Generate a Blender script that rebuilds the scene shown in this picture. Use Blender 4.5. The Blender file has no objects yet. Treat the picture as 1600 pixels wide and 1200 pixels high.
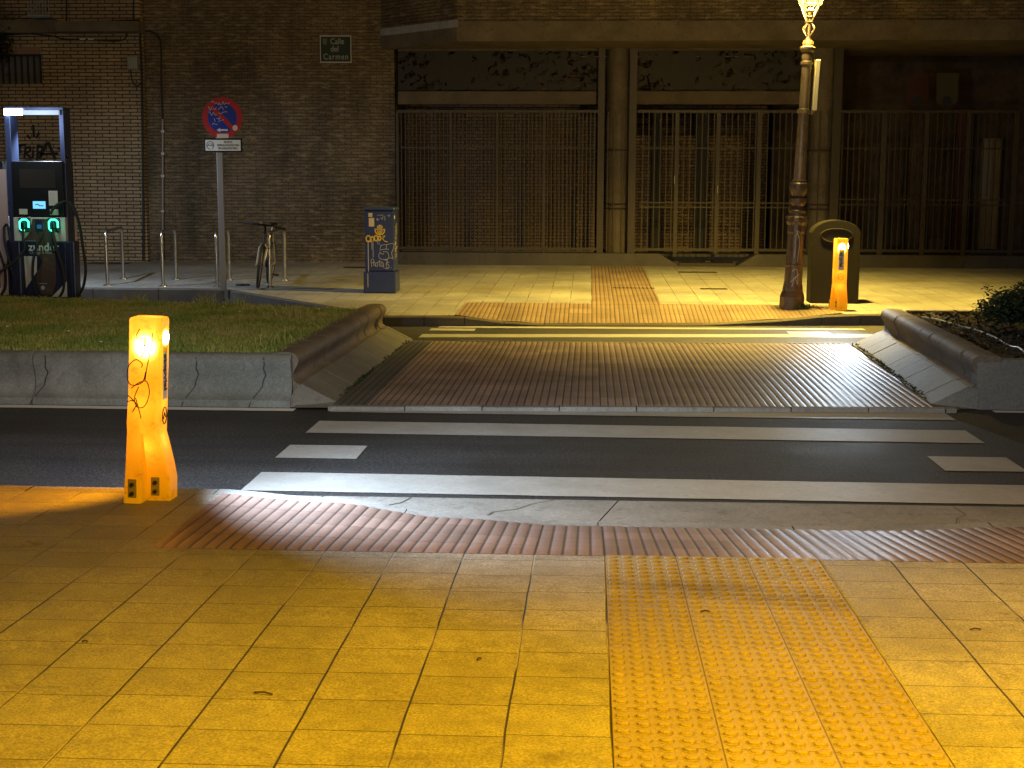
import bpy, math, random
import numpy as np
from mathutils import Vector, Matrix
random.seed(7); rng = np.random.default_rng(7)
R = math.radians; PI = math.pi
sc = bpy.context.scene
C = sc.collection

# ------------------------------------------------------------------ camera
F = 2150.0; CZ = 1.73
PITCH = math.atan(308 / F); YAW = math.atan(121 / math.hypot(F, 308)); ROLL = 0.0035
cam = bpy.data.cameras.new('camera'); co = bpy.data.objects.new('camera', cam); C.objects.link(co)
cam.sensor_width = 36; cam.lens = 36 * F / 1600; cam.clip_start = 0.05; cam.clip_end = 2000
CR = Matrix.Rotation(YAW, 3, 'Z') @ Matrix.Rotation(PI / 2 - PITCH, 3, 'X') @ Matrix.Rotation(ROLL, 3, 'Z')
co.matrix_world = Matrix.Translation((0, 0, CZ)) @ CR.to_4x4()
sc.camera = co
def ray(x, y): return CR @ Vector(((x - 800) / F, -(y - 600) / F, -1))
def at(x, y, Y):                      # photograph pixel -> metres on the vertical plane at distance Y
    d = ray(x, y); return Vector((0, 0, CZ)) + d * (Y / d.y)

# ------------------------------------------------------------------ world (night sky with a trace of city glow)
w = bpy.data.worlds.new('World'); sc.world = w; w.use_nodes = True
bg = w.node_tree.nodes['Background']; bg.inputs[0].default_value = (1.0, 0.64, 0.34, 1); bg.inputs[1].default_value = 0.075
vs = sc.view_settings; vs.view_transform = 'Standard'; vs.look = 'None'; vs.exposure = 0; vs.gamma = 1
sc.cycles.use_denoising = True; sc.cycles.max_bounces = 6; sc.cycles.sample_clamp_indirect = 4
sc.cycles.caustics_reflective = False; sc.cycles.caustics_refractive = False

def lamp(name, kind, loc, col, power, radius=.05, rot=None, size=None, blend=.5):
    l = bpy.data.lights.new(name, kind); l.color = col; l.energy = power
    if kind in ('POINT', 'SPOT'): l.shadow_soft_size = radius
    if kind == 'SPOT': l.spot_size = R(size); l.spot_blend = blend
    o = bpy.data.objects.new(name, l); C.objects.link(o); o.location = loc
    if rot: o.rotation_euler = rot
    return o
SOD = (1.0, .60, .045); LED = (.64, .81, 1.0)
LIGHTS = dict(near=6000, nearwide=1900, far=12500, farwide=145, bol=560, rear_fill=230, fbol=180, charger=300, inner=2.2)

# ------------------------------------------------------------------ node helpers
def mat(name, col, rough=.6, metal=0, emit=None, es=0, spec=None):
    m = bpy.data.materials.new(name); m.use_nodes = True
    b = m.node_tree.nodes['Principled BSDF']
    b.inputs['Base Color'].default_value = (*col, 1); b.inputs['Roughness'].default_value = rough; b.inputs['Metallic'].default_value = metal
    if spec is not None: b.inputs['Specular IOR Level'].default_value = spec
    if emit: b.inputs['Emission Color'].default_value = (*emit, 1); b.inputs['Emission Strength'].default_value = es
    return m
class N:
    def __init__(s, m): s.t = m.node_tree; s.b = s.t.nodes['Principled BSDF']
    def n(s, kind, **k):
        x = s.t.nodes.new(kind)
        for a, v in k.items():
            if a.startswith('i_'): x.inputs[a[2:].replace('_', ' ')].default_value = v
            else: setattr(x, a, v)
        return x
    def l(s, a, b): s.t.links.new(a, b)
    def coord(s): return s.n('ShaderNodeTexCoord').outputs['Object']
    def noise(s, vec, scale, detail=4, rough=.6):
        x = s.n('ShaderNodeTexNoise'); x.inputs['Scale'].default_value = scale; x.inputs['Detail'].default_value = detail; x.inputs['Roughness'].default_value = rough
        s.l(vec, x.inputs['Vector']); return x.outputs['Fac']
    def ramp(s, fac, stops):
        x = s.n('ShaderNodeValToRGB'); e = x.color_ramp.elements
        while len(e) < len(stops): e.new(.5)
        for i, (p, c) in enumerate(stops):
            e[i].position = p; e[i].color = (*c, 1) if isinstance(c, tuple) else (c, c, c, 1)
        s.l(fac, x.inputs[0]); return x.outputs[0]
    def mix(s, fac, a, b, mode='MIX'):
        x = s.n('ShaderNodeMix', data_type='RGBA', blend_type=mode)
        for i, v in ((0, fac), (6, a), (7, b)):
            if hasattr(v, 'links'): s.l(v, x.inputs[i])
            elif isinstance(v, tuple): x.inputs[i].default_value = (*v, 1)
            else: x.inputs[i].default_value = v
        return x.outputs[2]
    def math(s, op, a, b=0.0):
        x = s.n('ShaderNodeMath', operation=op)
        for i, v in ((0, a), (1, b)):
            if hasattr(v, 'links'): s.l(v, x.inputs[i])
            else: x.inputs[i].default_value = v
        return x.outputs[0]
    def vec(s, x=None, y=None, z=None):
        c = s.n('ShaderNodeCombineXYZ')
        for i, v in enumerate((x, y, z)):
            if v is not None: s.l(v, c.inputs[i])
        return c.outputs[0]
    def sep(s, v):
        x = s.n('ShaderNodeSeparateXYZ'); s.l(v, x.inputs[0]); return x.outputs
    def bump(s, h, strength=.4, dist=.01):
        x = s.n('ShaderNodeBump'); x.inputs['Strength'].default_value = strength; x.inputs['Distance'].default_value = dist
        s.l(h, x.inputs['Height']); s.l(x.outputs[0], s.b.inputs['Normal'])
    def col(s, c): s.l(c, s.b.inputs['Base Color'])
    def rough(s, c): s.l(c, s.b.inputs['Roughness'])
    def bricks(s, vec, bw, rh, mortar, c1, c2, cm, offset=.5, smooth=.1, bias=0):
        x = s.n('ShaderNodeTexBrick'); x.offset = offset
        s.l(vec, x.inputs['Vector'])
        for k, v in (('Scale', 1), ('Mortar Size', mortar), ('Mortar Smooth', smooth), ('Bias', bias), ('Brick Width', bw), ('Row Height', rh)): x.inputs[k].default_value = v
        x.inputs['Color1'].default_value = (*c1, 1); x.inputs['Color2'].default_value = (*c2, 1); x.inputs['Mortar'].default_value = (*cm, 1)
        return x

def m_brick(name, c1, c2, cm, bw, rh, mo, bump=.7, fleck=None):
    m = mat(name, c1, .85); g = N(m); v = g.coord(); s = g.sep(v)
    j = g.noise(v, 9, 2)
    zz = g.math('ADD', s[2], g.math('MULTIPLY', g.math('SUBTRACT', j, .5), .012))
    b = g.bricks(g.vec(s[0], zz), bw, rh, mo, c1, c2, cm, smooth=.3)
    big = g.noise(v, .9, 5); fine = g.noise(v, 45, 3)
    c = g.mix(1.0, b.outputs['Color'], g.ramp(big, [(.3, .62), (.7, 1.1)]), 'MULTIPLY')
    c = g.mix(1.0, c, g.ramp(fine, [(.3, .7), (.7, 1.25)]), 'MULTIPLY')
    if fleck:
        fk_n = g.noise(g.vec(g.math('MULTIPLY', s[0], 4.2), g.math('MULTIPLY', s[2], 17)), 1.0, 3, .7)
        c = g.mix(g.ramp(fk_n, [(.52, 0.), (.66, .8)]), c, fleck)
        soot = g.noise(g.vec(g.math('MULTIPLY', s[0], 1.2), g.math('MULTIPLY', s[2], .5)), 1.3, 5, .65)
        c = g.mix(1.0, c, g.ramp(soot, [(.35, .6), (.65, 1.15)]), 'MULTIPLY')
    g.col(c)
    h = g.math('SUBTRACT', g.math('MULTIPLY', fine, .35), b.outputs['Fac'])
    g.bump(h, bump, .012); return m
def m_conc(name, col, rough=.75, var=.35, bump=.3, stains=True, joint=None):
    m = mat(name, col, rough); g = N(m); v = g.coord()
    a = g.noise(v, 2.2, 6, .65); b = g.noise(v, 60, 3); d = g.noise(v, 9, 5, .7)
    c = g.mix(1.0, col, g.ramp(a, [(.3, 1 - var), (.7, 1 + var * .6)]), 'MULTIPLY')
    c = g.mix(1.0, c, g.ramp(b, [(.3, .8), (.7, 1.2)]), 'MULTIPLY')
    if stains: c = g.mix(g.ramp(d, [(.55, 0.), (.72, .6)]), c, tuple(x * .35 for x in col))
    g.col(c); g.bump(g.math('ADD', g.math('MULTIPLY', b, .6), d), bump, .006); return m
def m_tiles(name, shift, c1=(.30, .29, .265), c2=(.35, .34, .31)):
    m = mat(name, c1, .62); g = N(m); v = g.coord(); s = g.sep(v)
    wob = g.math('MULTIPLY', g.math('SUBTRACT', g.noise(v, 1.3, 2), .5), .02)
    X = g.math('ADD', g.math('SUBTRACT', s[0], shift), wob)
    b = g.bricks(g.vec(s[1], X), .245, .30, .0022, c1, c2, (.05, .045, .035), offset=.07, smooth=.2)
    # the joints running towards the road are wider, filled with dirt or pale sand
    fr = g.math('ABSOLUTE', g.math('SUBTRACT', g.math('FRACT', g.math('ADD', g.math('DIVIDE', X, .30), .5)), .5))
    jn = g.ramp(fr, [(.006, 1.), (.013, 0.)])
    sand = g.ramp(g.noise(v, 1.1, 3, .6), [(.50, (.045, .04, .03)), (.58, (.38, .34, .27))])
    big = g.noise(v, .8, 5, .6); fine = g.noise(v, 130, 3, .7); mid = g.noise(v, 14, 5, .7)
    c = g.mix(1.0, b.outputs['Color'], g.ramp(big, [(.3, .66), (.7, 1.15)]), 'MULTIPLY')
    c = g.mix(1.0, c, g.ramp(fine, [(.32, .55), (.68, 1.45)]), 'MULTIPLY')
    c = g.mix(1.0, c, g.ramp(mid, [(.35, .85), (.65, 1.12)]), 'MULTIPLY')
    stk = g.noise(g.vec(g.math('MULTIPLY', s[0], 1.5), g.math('MULTIPLY', s[1], 9)), 1.0, 5, .65)
    c = g.mix(g.ramp(stk, [(.60, 0.), (.76, .55)]), c, (.10, .085, .06))
    c = g.mix(jn, c, sand)
    sp = g.n('ShaderNodeTexVoronoi'); sp.inputs['Scale'].default_value = 1.5; g.l(v, sp.inputs['Vector'])
    c = g.mix(g.ramp(sp.outputs['Distance'], [(.022, .75), (.035, 0.)]), c, (.06, .05, .04))
    g.col(c); g.rough(g.ramp(mid, [(.3, .48), (.7, .75)])); g.b.inputs['Specular IOR Level'].default_value = .3
    pt = g.noise(v, .45, 4, .6); c = g.mix(g.ramp(pt, [(.48, 0.), (.70, .55)]), c, (.14, .12, .09)); gum = g.noise(v, 5.5, 4, .75); c = g.mix(g.ramp(gum, [(.62, 0.), (.72, .5)]), c, (.09, .075, .05)); g.col(c)
    h = g.math('SUBTRACT', g.math('MULTIPLY', fine, .22), g.math('ADD', b.outputs['Fac'], jn))
    g.bump(h, .8, .006); return m
def m_ribs(name, col, shiftx, grey=None):
    m = mat(name, col, .42); g = N(m); v = g.coord(); s = g.sep(v)
    X = g.math('SUBTRACT', s[0], shiftx)
    dk = tuple(x * .8 for x in col); lt = tuple(min(1, x * 1.15) for x in col)
    b = g.bricks(g.vec(X, s[1]), .30, .30, .003, dk, lt, (.03, .02, .015), offset=0, smooth=.2)
    fine = g.noise(v, 110, 3, .7); big = g.noise(v, 1.6, 5, .65)
    c = b.outputs['Color']
    if grey is not None:
        c = g.mix(g.math('LESS_THAN', s[0], grey), c, (.13, .135, .14))
    # the colour darkens in the grooves between the ribs
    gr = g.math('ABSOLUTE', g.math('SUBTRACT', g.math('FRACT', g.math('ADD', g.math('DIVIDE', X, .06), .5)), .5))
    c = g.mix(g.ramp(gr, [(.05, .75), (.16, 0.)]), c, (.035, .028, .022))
    c = g.mix(1.0, c, g.ramp(big, [(.3, .68), (.7, 1.12)]), 'MULTIPLY')
    c = g.mix(1.0, c, g.ramp(fine, [(.3, .75), (.7, 1.25)]), 'MULTIPLY')
    g.col(c); g.rough(g.ramp(fine, [(.3, .32), (.7, .55)]))
    g.bump(g.math('SUBTRACT', g.math('MULTIPLY', fine, .2), b.outputs['Fac']), .5, .004); return m

M = {}
M['tiles'] = m_tiles('tiles', .08); M['tiles_far'] = m_tiles('tiles_far', .04)
M['kerb'] = m_conc('kerb_stone', (.24, .235, .225), .7, .3)
M['gutter'] = m_conc('gutter_concrete', (.23, .22, .20), .8, .25)
M['wall_conc'] = m_conc('planter_concrete', (.21, .225, .215), .7, .45, .5)
M['apron'] = m_conc('apron_concrete', (.20, .195, .18), .65, .3, .4)
M['wave'] = m_conc('kerb_block_concrete', (.17, .135, .105), .68, .3, .35)
M['rib_near'] = m_ribs('red_ribbed_near', (.27, .18, .15), .08)
M['rib_mid'] = m_ribs('red_ribbed_island', (.36, .27, .25), -2.0, grey=-1.72)
M['dome'] = m_ribs('red_dome_tiles', (.42, .19, .11), .08)
g = N(M['dome'])
def _asph():
    m = mat('asphalt', (.035, .035, .035), .7); g = N(m); v = g.coord()
    f = g.noise(v, 160, 2, .7); vo = g.n('ShaderNodeTexVoronoi'); vo.inputs['Scale'].default_value = 95; g.l(v, vo.inputs['Vector'])
    b = g.noise(v, .7, 5, .6)
    c = g.ramp(f, [(.35, (.014, .014, .015)), (.55, (.034, .034, .036)), (.75, (.10, .10, .10))])
    c = g.mix(1.0, c, g.ramp(b, [(.3, .75), (.7, 1.25)]), 'MULTIPLY')
    s = g.sep(v)
    agg = g.noise(v, 48, 3, .8); c = g.mix(1.0, c, g.ramp(agg, [(.36, .35), (.50, .9), (.66, 2.2)]), 'MULTIPLY')
    stretch = g.noise(g.vec(g.math('MULTIPLY', s[0], .25), g.math('MULTIPLY', s[1], 3)), 1.2, 4)
    c = g.mix(1.0, c, g.ramp(stretch, [(.35, .8), (.65, 1.2)]), 'MULTIPLY')
    g.col(c); g.rough(g.ramp(b, [(.3, .55), (.7, .75)]))
    g.bump(g.math('ADD', vo.outputs['Distance'], f), .55, .006); return m
M['asphalt'] = _asph()
def _paint():
    m = mat('road_paint', (.5, .5, .48), .5); g = N(m); v = g.coord()
    f = g.noise(v, 70, 4, .8); b = g.noise(v, 3, 5, .7); h = g.noise(v, 150, 2)
    f2 = g.noise(v, 22, 5, .8); wear = g.math('MULTIPLY', g.math('ADD', g.ramp(f, [(.56, 0.), (.66, .7)]), g.ramp(f2, [(.54, 0.), (.68, .6)])), g.ramp(b, [(.35, .15), (.7, 1.)]))
    c = g.mix(wear, g.ramp(b, [(.3, (.33, .325, .31)), (.7, (.46, .455, .44))]), (.07, .07, .07))
    g.col(c); g.bump(g.math('ADD', f, h), .5, .004); return m
M['paint'] = _paint()
M['brick_left'] = m_brick('tan_brick', (.46, .34, .20), (.36, .26, .15), (.05, .04, .03), .27, .0655, .011)
M['brick_dark'] = m_brick('brown_brick', (.215, .155, .085), (.16, .115, .062), (.085, .064, .04), .24, .058, .010, .9, (.30, .225, .13))
M['brick_back'] = m_brick('inner_brick', (.27, .18, .11), (.18, .12, .075), (.04, .03, .02), .24, .062, .010, .9)
M['conc_dark'] = m_conc('lintel_concrete', (.14, .11, .075), .85, .35)
M['conc_light'] = m_conc('pale_edge_concrete', (.30, .31, .32), .8, .3)
M['beam'] = m_conc('beam_concrete', (.11, .085, .055), .85, .4)
M['plinth'] = m_conc('plinth_stone', (.055, .047, .036), .5, .4)
M['soil'] = m_conc('soil', (.045, .032, .02), .95, .6, 1.0)
M['steel_brown'] = mat('brown_steel', (.055, .042, .028), .5, .3)
M['black'] = mat('black_plastic', (.008, .008, .009), .5, spec=.25)
M['blackmat'] = mat('black_rubber', (.015, .014, .014), .7)
M['steel'] = mat('brushed_steel', (.55, .54, .52), .28, 1.0)
M['galv'] = mat('galvanised_pole', (.25, .23, .22), .5, .5)
def rusty(name, c, dirt, rough, metal=0, lo=.5, hi=.7, sc_=12):
    m = mat(name, c, rough, metal); g = N(m); v = g.coord(); f = g.noise(v, sc_, 6, .7)
    g.col(g.mix(g.ramp(f, [(lo, 0.), (hi, .85)]), c, dirt)); g.bump(f, .25, .004); return m
M['post_iron'] = rusty('painted_cast_iron', (.10, .072, .052), (.05, .035, .03), .42, .3)
M['post_lit'] = rusty('lit_post_paint', (.20, .15, .09), (.09, .06, .04), .4, .3)  # lighter copy of the post paint, lamplight put into the colour
M['blue'] = rusty('postbox_blue', (.022, .034, .15), (.035, .032, .055), .35, 0, .55, .8, 7)
M['blue_lid'] = mat('postbox_lid_blue', (.035, .065, .20), .35)
M['bin'] = rusty('bin_grey', (.013, .011, .011), (.008, .008, .008), .75, 0, .5, .8); M['bin'].node_tree.nodes['Principled BSDF'].inputs['Specular IOR Level'].default_value = .2
M['navy'] = mat('charger_navy', (.018, .022, .06), .35)
M['frameblue'] = mat('charger_frame_aluminium', (.055, .075, .16), .4, .5)
M['white'] = mat('white_panel', (.62, .58, .54), .45)
M['offwhite'] = mat('sticker_paper', (.62, .52, .44), .7)
M['bronze'] = rusty('charger_lower_panel', (.085, .06, .05), (.30, .15, .08), .3, 0, .52, .85, 4)
M['screen'] = mat('lit_screen', (.0, .0, .0), .4, emit=(.18, .62, 1.0), es=1.3)
M['screen_dark'] = mat('dark_screen_glass', (.03, .026, .022), .12)
M['green'] = mat('green_led_ring', (0, .1, .05), .4, emit=(.05, 1.0, .52), es=5)
M['ledwhite'] = mat('white_led', (1, 1, 1), .4, emit=(.80, .90, 1.0), es=40)
M['ledbar'] = mat('led_bar', (.3, .34, .4), .4, emit=(.62, .80, 1.0), es=.45)
M['ledbright'] = mat('led_bar_bright_end', (1, 1, 1), .4, emit=(.72, .86, 1.0), es=20)
M['sign_red'] = mat('sign_red', (.42, .02, .025), .4); M['sign_blue'] = mat('sign_blue', (.012, .035, .30), .4)
M['sign_white'] = mat('sign_white', (.66, .66, .64), .45); M['graf_white'] = mat('white_marker', (.55, .48, .50), .7)
M['graf_grey'] = mat('silver_marker', (.40, .40, .44), .6); M['graf_black'] = mat('black_spray', (.012, .011, .012), .8)
M['yellow_ink'] = mat('yellow_ink', (.70, .47, .03), .6)
M['ink'] = mat('dark_ink', (.03, .03, .035), .6); M['marker'] = mat('brown_marker', (.06, .022, .0), .6)
M['plate_green'] = mat('street_plate_green', (.012, .028, .016), .3); M['plate_text'] = mat('street_plate_lettering', (.33, .34, .30), .5)
M['alu'] = mat('plate_frame', (.50, .46, .42), .35, .6)
M['leaf'] = mat('shrub_leaf', (.028, .05, .018), .6); M['leafdark'] = mat('dark_leaf', (.022, .026, .014), .6)
M['litter'] = mat('dry_leaf', (.07, .05, .028), .9); M['bark'] = mat('stem', (.06, .045, .03), .9)
M['hose'] = mat('pale_hose', (.72, .70, .62), .35); M['grate'] = mat('iron_grate', (.05, .042, .032), .6, .5)
M['grille_blue'] = mat('grey_cage_paint', (.22, .25, .28), .5)
M['box_grey'] = mat('junction_box_grey', (.26, .29, .26), .6)
M['frame_light'] = mat('bicycle_frame_silver', (.55, .50, .40), .3, .6)
M['daisy'] = mat('white_petal', (.7, .7, .68), .7)
def _shell():
    m = bpy.data.materials.new('yellow_translucent_plastic'); m.use_nodes = True; t = m.node_tree; t.nodes.clear()
    o = t.nodes.new('ShaderNodeOutputMaterial'); d = t.nodes.new('ShaderNodeBsdfPrincipled'); tr = t.nodes.new('ShaderNodeBsdfTranslucent'); mx = t.nodes.new('ShaderNodeMixShader')
    d.inputs['Base Color'].default_value = (.85, .46, .01, 1); d.inputs['Roughness'].default_value = .45
    d.inputs['Emission Color'].default_value = (1.0, .46, .0, 1); d.inputs['Emission Strength'].default_value = .38   # side-lit plastic glows evenly
    tr.inputs['Color'].default_value = (1.0, .45, .06, 1)
    tc = t.nodes.new('ShaderNodeTexCoord'); nz = t.nodes.new('ShaderNodeTexNoise'); nz.inputs['Scale'].default_value = 14; nz.inputs['Detail'].default_value = 8; nz.inputs['Roughness'].default_value = .8
    cr_ = t.nodes.new('ShaderNodeValToRGB'); cr_.color_ramp.elements[0].position = .52; cr_.color_ramp.elements[1].position = .74; t.links.new(tc.outputs['Object'], nz.inputs['Vector']); t.links.new(nz.outputs['Fac'], cr_.inputs[0])
    for tgt, clean, dirt in ((d.inputs['Base Color'], (.85, .52, .01), (.30, .16, .02)), (d.inputs['Emission Color'], (1.0, .58, .0), (.66, .28, .0)), (tr.inputs['Color'], (1.0, .45, .06), (.6, .22, .02))):
        mc = t.nodes.new('ShaderNodeMix'); mc.data_type = 'RGBA'; mc.inputs[6].default_value = (*clean, 1); mc.inputs[7].default_value = (*dirt, 1); t.links.new(cr_.outputs[0], mc.inputs[0]); t.links.new(mc.outputs[2], tgt)
    mx.inputs[0].default_value = .5; t.links.new(d.outputs[0], mx.inputs[1]); t.links.new(tr.outputs[0], mx.inputs[2]); t.links.new(mx.outputs[0], o.inputs[0]); return m
M['shell'] = _shell()
def _glass():
    m = bpy.data.materials.new('lit_lantern_glass'); m.use_nodes = True; t = m.node_tree; t.nodes.clear()
    o = t.nodes.new('ShaderNodeOutputMaterial'); e = t.nodes.new('ShaderNodeEmission'); tr = t.nodes.new('ShaderNodeBsdfTransparent'); mx = t.nodes.new('ShaderNodeMixShader')
    e.inputs[0].default_value = (1.0, .80, .18, 1); e.inputs[1].default_value = 4.0; mx.inputs[0].default_value = .35
    t.links.new(tr.outputs[0], mx.inputs[1]); t.links.new(e.outputs[0], mx.inputs[2]); t.links.new(mx.outputs[0], o.inputs[0]); return m
M['glass'] = _glass()
def _perf():
    m = mat('perforated_bronze', (.020, .015, .010), .6, .2); g = N(m); v = g.coord(); s = g.sep(v)
    warp = g.noise(v, 3, 3)
    vo = g.n('ShaderNodeTexVoronoi'); vo.inputs['Scale'].default_value = 1; vo.feature = 'F1'
    g.l(g.vec(g.math('MULTIPLY', g.math('ADD', s[0], warp), 9), g.math('MULTIPLY', g.math('ADD', s[2], g.math('MULTIPLY', warp, .6)), 5)), vo.inputs['Vector'])
    size = g.math('MULTIPLY', g.noise(v, .9, 2), .80)
    hole = g.math('LESS_THAN', vo.outputs['Distance'], size)
    g.l(g.math('SUBTRACT', 1.0, hole), g.b.inputs['Alpha']); return m
M['perf'] = _perf()
def _grassm():
    m = mat('grass_blade', (.08, .10, .02), .7); g = N(m); v = g.coord()
    a = g.noise(v, 1.6, 4); b = g.noise(v, 25, 2)
    c = g.ramp(a, [(.35, (.19, .27, .05)), (.52, (.31, .33, .08)), (.68, (.44, .37, .14))])
    g.col(g.mix(1.0, c, g.ramp(b, [(.3, .6), (.7, 1.4)]), 'MULTIPLY')); return m
M['grass'] = _grassm()
M['turf'] = m_conc('turf_base', (.05, .05, .02), .95, .5, .8)

# ------------------------------------------------------------------ mesh builder
class MB:
    def __init__(s): s.v = []; s.f = []
    def add(s, vs, fs):
        n = len(s.v); s.v += [tuple(p) for p in vs]; s.f += [tuple(i + n for i in f) for f in fs]; return s
    def box(s, x0, x1, y0, y1, z0, z1, mtx=None):
        vs = [Vector((x, y, z)) for z in (z0, z1) for y in (y0, y1) for x in (x0, x1)]
        if mtx: vs = [mtx @ p for p in vs]
        return s.add(vs, [(0, 2, 3, 1), (4, 5, 7, 6), (0, 1, 5, 4), (2, 6, 7, 3), (0, 4, 6, 2), (1, 3, 7, 5)])
    def tube(s, pts, r, seg=10, caps=True):
        pts = [Vector(p) for p in pts]; n = len(pts)
        rs = r if isinstance(r, (list, tuple)) else [r] * n
        rings = []; up = None
        for i, p in enumerate(pts):
            d = (pts[min(i + 1, n - 1)] - pts[max(i - 1, 0)]).normalized()
            if up is None: up = Vector((0, 0, 1)) if abs(d.z) < .9 else Vector((0, 1, 0))
            a = d.cross(up).normalized(); b = a.cross(d).normalized(); up = b
            rings.append([p + (a * math.cos(2 * PI * k / seg) + b * math.sin(2 * PI * k / seg)) * rs[i] for k in range(seg)])
        vs = [q for rg in rings for q in rg]; fs = []
        for i in range(n - 1):
            for k in range(seg):
                k2 = (k + 1) % seg; fs.append((i * seg + k, i * seg + k2, (i + 1) * seg + k2, (i + 1) * seg + k))
        if caps: fs.append(tuple(range(seg))[::-1]); fs.append(tuple((n - 1) * seg + k for k in range(seg)))
        return s.add(vs, fs)
    def lathe(s, prof, seg=24, c=(0, 0, 0), flute=0, fr=(0, 0), caps=True):
        vs = []; fs = []
        for (r, z) in prof:
            for k in range(seg):
                a = 2 * PI * k / seg; rr = r
                if flute and fr[0] <= z <= fr[1]: rr = r * (1 + flute * (1 if k % 2 else -1))
                vs.append((c[0] + rr * math.cos(a), c[1] + rr * math.sin(a), c[2] + z))
        for i in range(len(prof) - 1):
            for k in range(seg):
                k2 = (k + 1) % seg; fs.append((i * seg + k, i * seg + k2, (i + 1) * seg + k2, (i + 1) * seg + k))
        if caps: fs.append(tuple(range(seg))[::-1]); fs.append(tuple((len(prof) - 1) * seg + k for k in range(seg)))
        return s.add(vs, fs)
    def prism(s, poly, fn0, fn1):            # poly 2-D outline mapped by two functions to the two end faces
        n = len(poly); vs = [fn0(*p) for p in poly] + [fn1(*p) for p in poly]
        fs = [tuple(range(n)), tuple(range(2 * n - 1, n - 1, -1))] + [(i, n + i, n + (i + 1) % n, (i + 1) % n) for i in range(n)]
        return s.add(vs, fs)
    def ribbon(s, pts, w, y, t=.003):        # painted stroke on a vertical plane facing -Y
        for a, b in zip(pts[:-1], pts[1:]):
            a = Vector(a); b = Vector(b); d = b - a
            if d.length < 1e-6: continue
            nn = Vector((-d.y, d.x)).normalized() * w / 2; e = d.normalized() * w * .3
            q = [a - e + nn, b + e + nn, b + e - nn, a - e - nn]
            s.add([(p.x, y, p.y) for p in q], [(0, 1, 2, 3)])
            y -= .00002
        return s
    def build(s, name, m, parent=None, smooth=False, bevel=0, loc=None, seg=2, autosmooth=None):
        me = bpy.data.meshes.new(name); me.from_pydata([tuple(p) for p in s.v], [], s.f); me.materials.append(m)
        import bmesh
        bm = bmesh.new(); bm.from_mesh(me); bmesh.ops.recalc_face_normals(bm, faces=bm.faces)
        if bevel or autosmooth: bmesh.ops.remove_doubles(bm, verts=bm.verts, dist=1e-5)
        bm.to_mesh(me); bm.free()
        if smooth: me.polygons.foreach_set('use_smooth', [True] * len(me.polygons))
        o = bpy.data.objects.new(name, me); C.objects.link(o)
        if parent is not None: o.parent = parent
        if loc is not None: o.location = loc
        if smooth:
            try: me.set_sharp_from_angle(angle=R(40))
            except Exception: pass
        if bevel:
            b = o.modifiers.new('b', 'BEVEL'); b.width = bevel; b.segments = seg; b.limit_method = 'ANGLE'; b.angle_limit = R(40)
        return o
def tag(o, label=None, cat=None, group=None, kind=None):
    for k, v in (('label', label), ('category', cat), ('group', group), ('kind', kind)):
        if v: o[k] = v
    return o
def empty(name, loc, rz=0, label=None, cat=None, group=None, rot=None):
    o = bpy.data.objects.new(name, None); C.objects.link(o); o.location = loc; o.rotation_euler = rot or (0, 0, rz)
    o.empty_display_size = .1
    return tag(o, label, cat, group)
def struct(o): o['kind'] = 'structure'; return o
def copy_tree(o, parent=None):
    c = o.copy(); C.objects.link(c); c.parent = parent
    for ch in list(o.children): copy_tree(ch, c)
    return c
def text(body, size, loc, m, parent, name='lettering', rot=(PI / 2, 0, 0), sx=1, bold=0, space=1, align='CENTER'):
    cu = bpy.data.curves.new(name, 'FONT'); cu.body = body; cu.size = size; cu.align_x = align; cu.align_y = 'CENTER'; cu.extrude = .001; cu.offset = bold; cu.space_character = space
    t = bpy.data.objects.new(name, cu); me = bpy.data.meshes.new_from_object(t); bpy.data.objects.remove(t)
    me.materials.clear(); me.materials.append(m)
    o = bpy.data.objects.new(name, me); C.objects.link(o); o.parent = parent; o.location = loc; o.rotation_euler = rot; o.scale = (sx, 1, 1)
    return o
def arc(cx, cy, rx, ry, a0, a1, n=14): return [(cx + rx * math.cos(R(a0 + (a1 - a0) * i / n)), cy + ry * math.sin(R(a0 + (a1 - a0) * i / n))) for i in range(n + 1)]
def bez(p, n=8):                              # Catmull-Rom through points of any dimension
    P = [Vector(q) for q in p]; P = [P[0]] + P + [P[-1]]; out = []
    for i in range(1, len(P) - 2):
        for k in range(n):
            t = k / n; a, b, c, d = P[i - 1:i + 3]
            out.append(.5 * ((2 * b) + (c - a) * t + (2 * a - 5 * b + 4 * c - d) * t * t + (3 * b - a - 3 * c + d) * t ** 3))
    out.append(P[-2]); return out
def grid(name, xs, ys, fn, m, smooth=True):
    nx, ny = len(xs), len(ys); vs = [fn(x, y) for y in ys for x in xs]
    fs = [(j * nx + i, j * nx + i + 1, (j + 1) * nx + i + 1, (j + 1) * nx + i) for j in range(ny - 1) for i in range(nx - 1)]
    me = bpy.data.meshes.new(name); me.from_pydata(vs, [], fs); me.materials.append(m)
    if smooth: me.polygons.foreach_set('use_smooth', [True] * len(me.polygons))
    o = bpy.data.objects.new(name, me); C.objects.link(o); return o
def poly(name, pts, m):
    me = bpy.data.meshes.new(name); me.from_pydata(pts, [], [tuple(range(len(pts)))]); me.materials.append(m)
    o = bpy.data.objects.new(name, me); C.objects.link(o); return o
def lerp(a, b, t): return a + (b - a) * t
def interp(x, tab):
    return float(np.interp(x, [a for a, _ in tab], [b for _, b in tab]))
def smooth_tab(x, tab):
    for (a, va), (b, vb) in zip(tab[:-1], tab[1:]):
        if x <= b:
            if x <= a: return va
            t = (x - a) / (b - a); return lerp(va, vb, t * t * (3 - 2 * t))
    return tab[-1][1]

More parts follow.
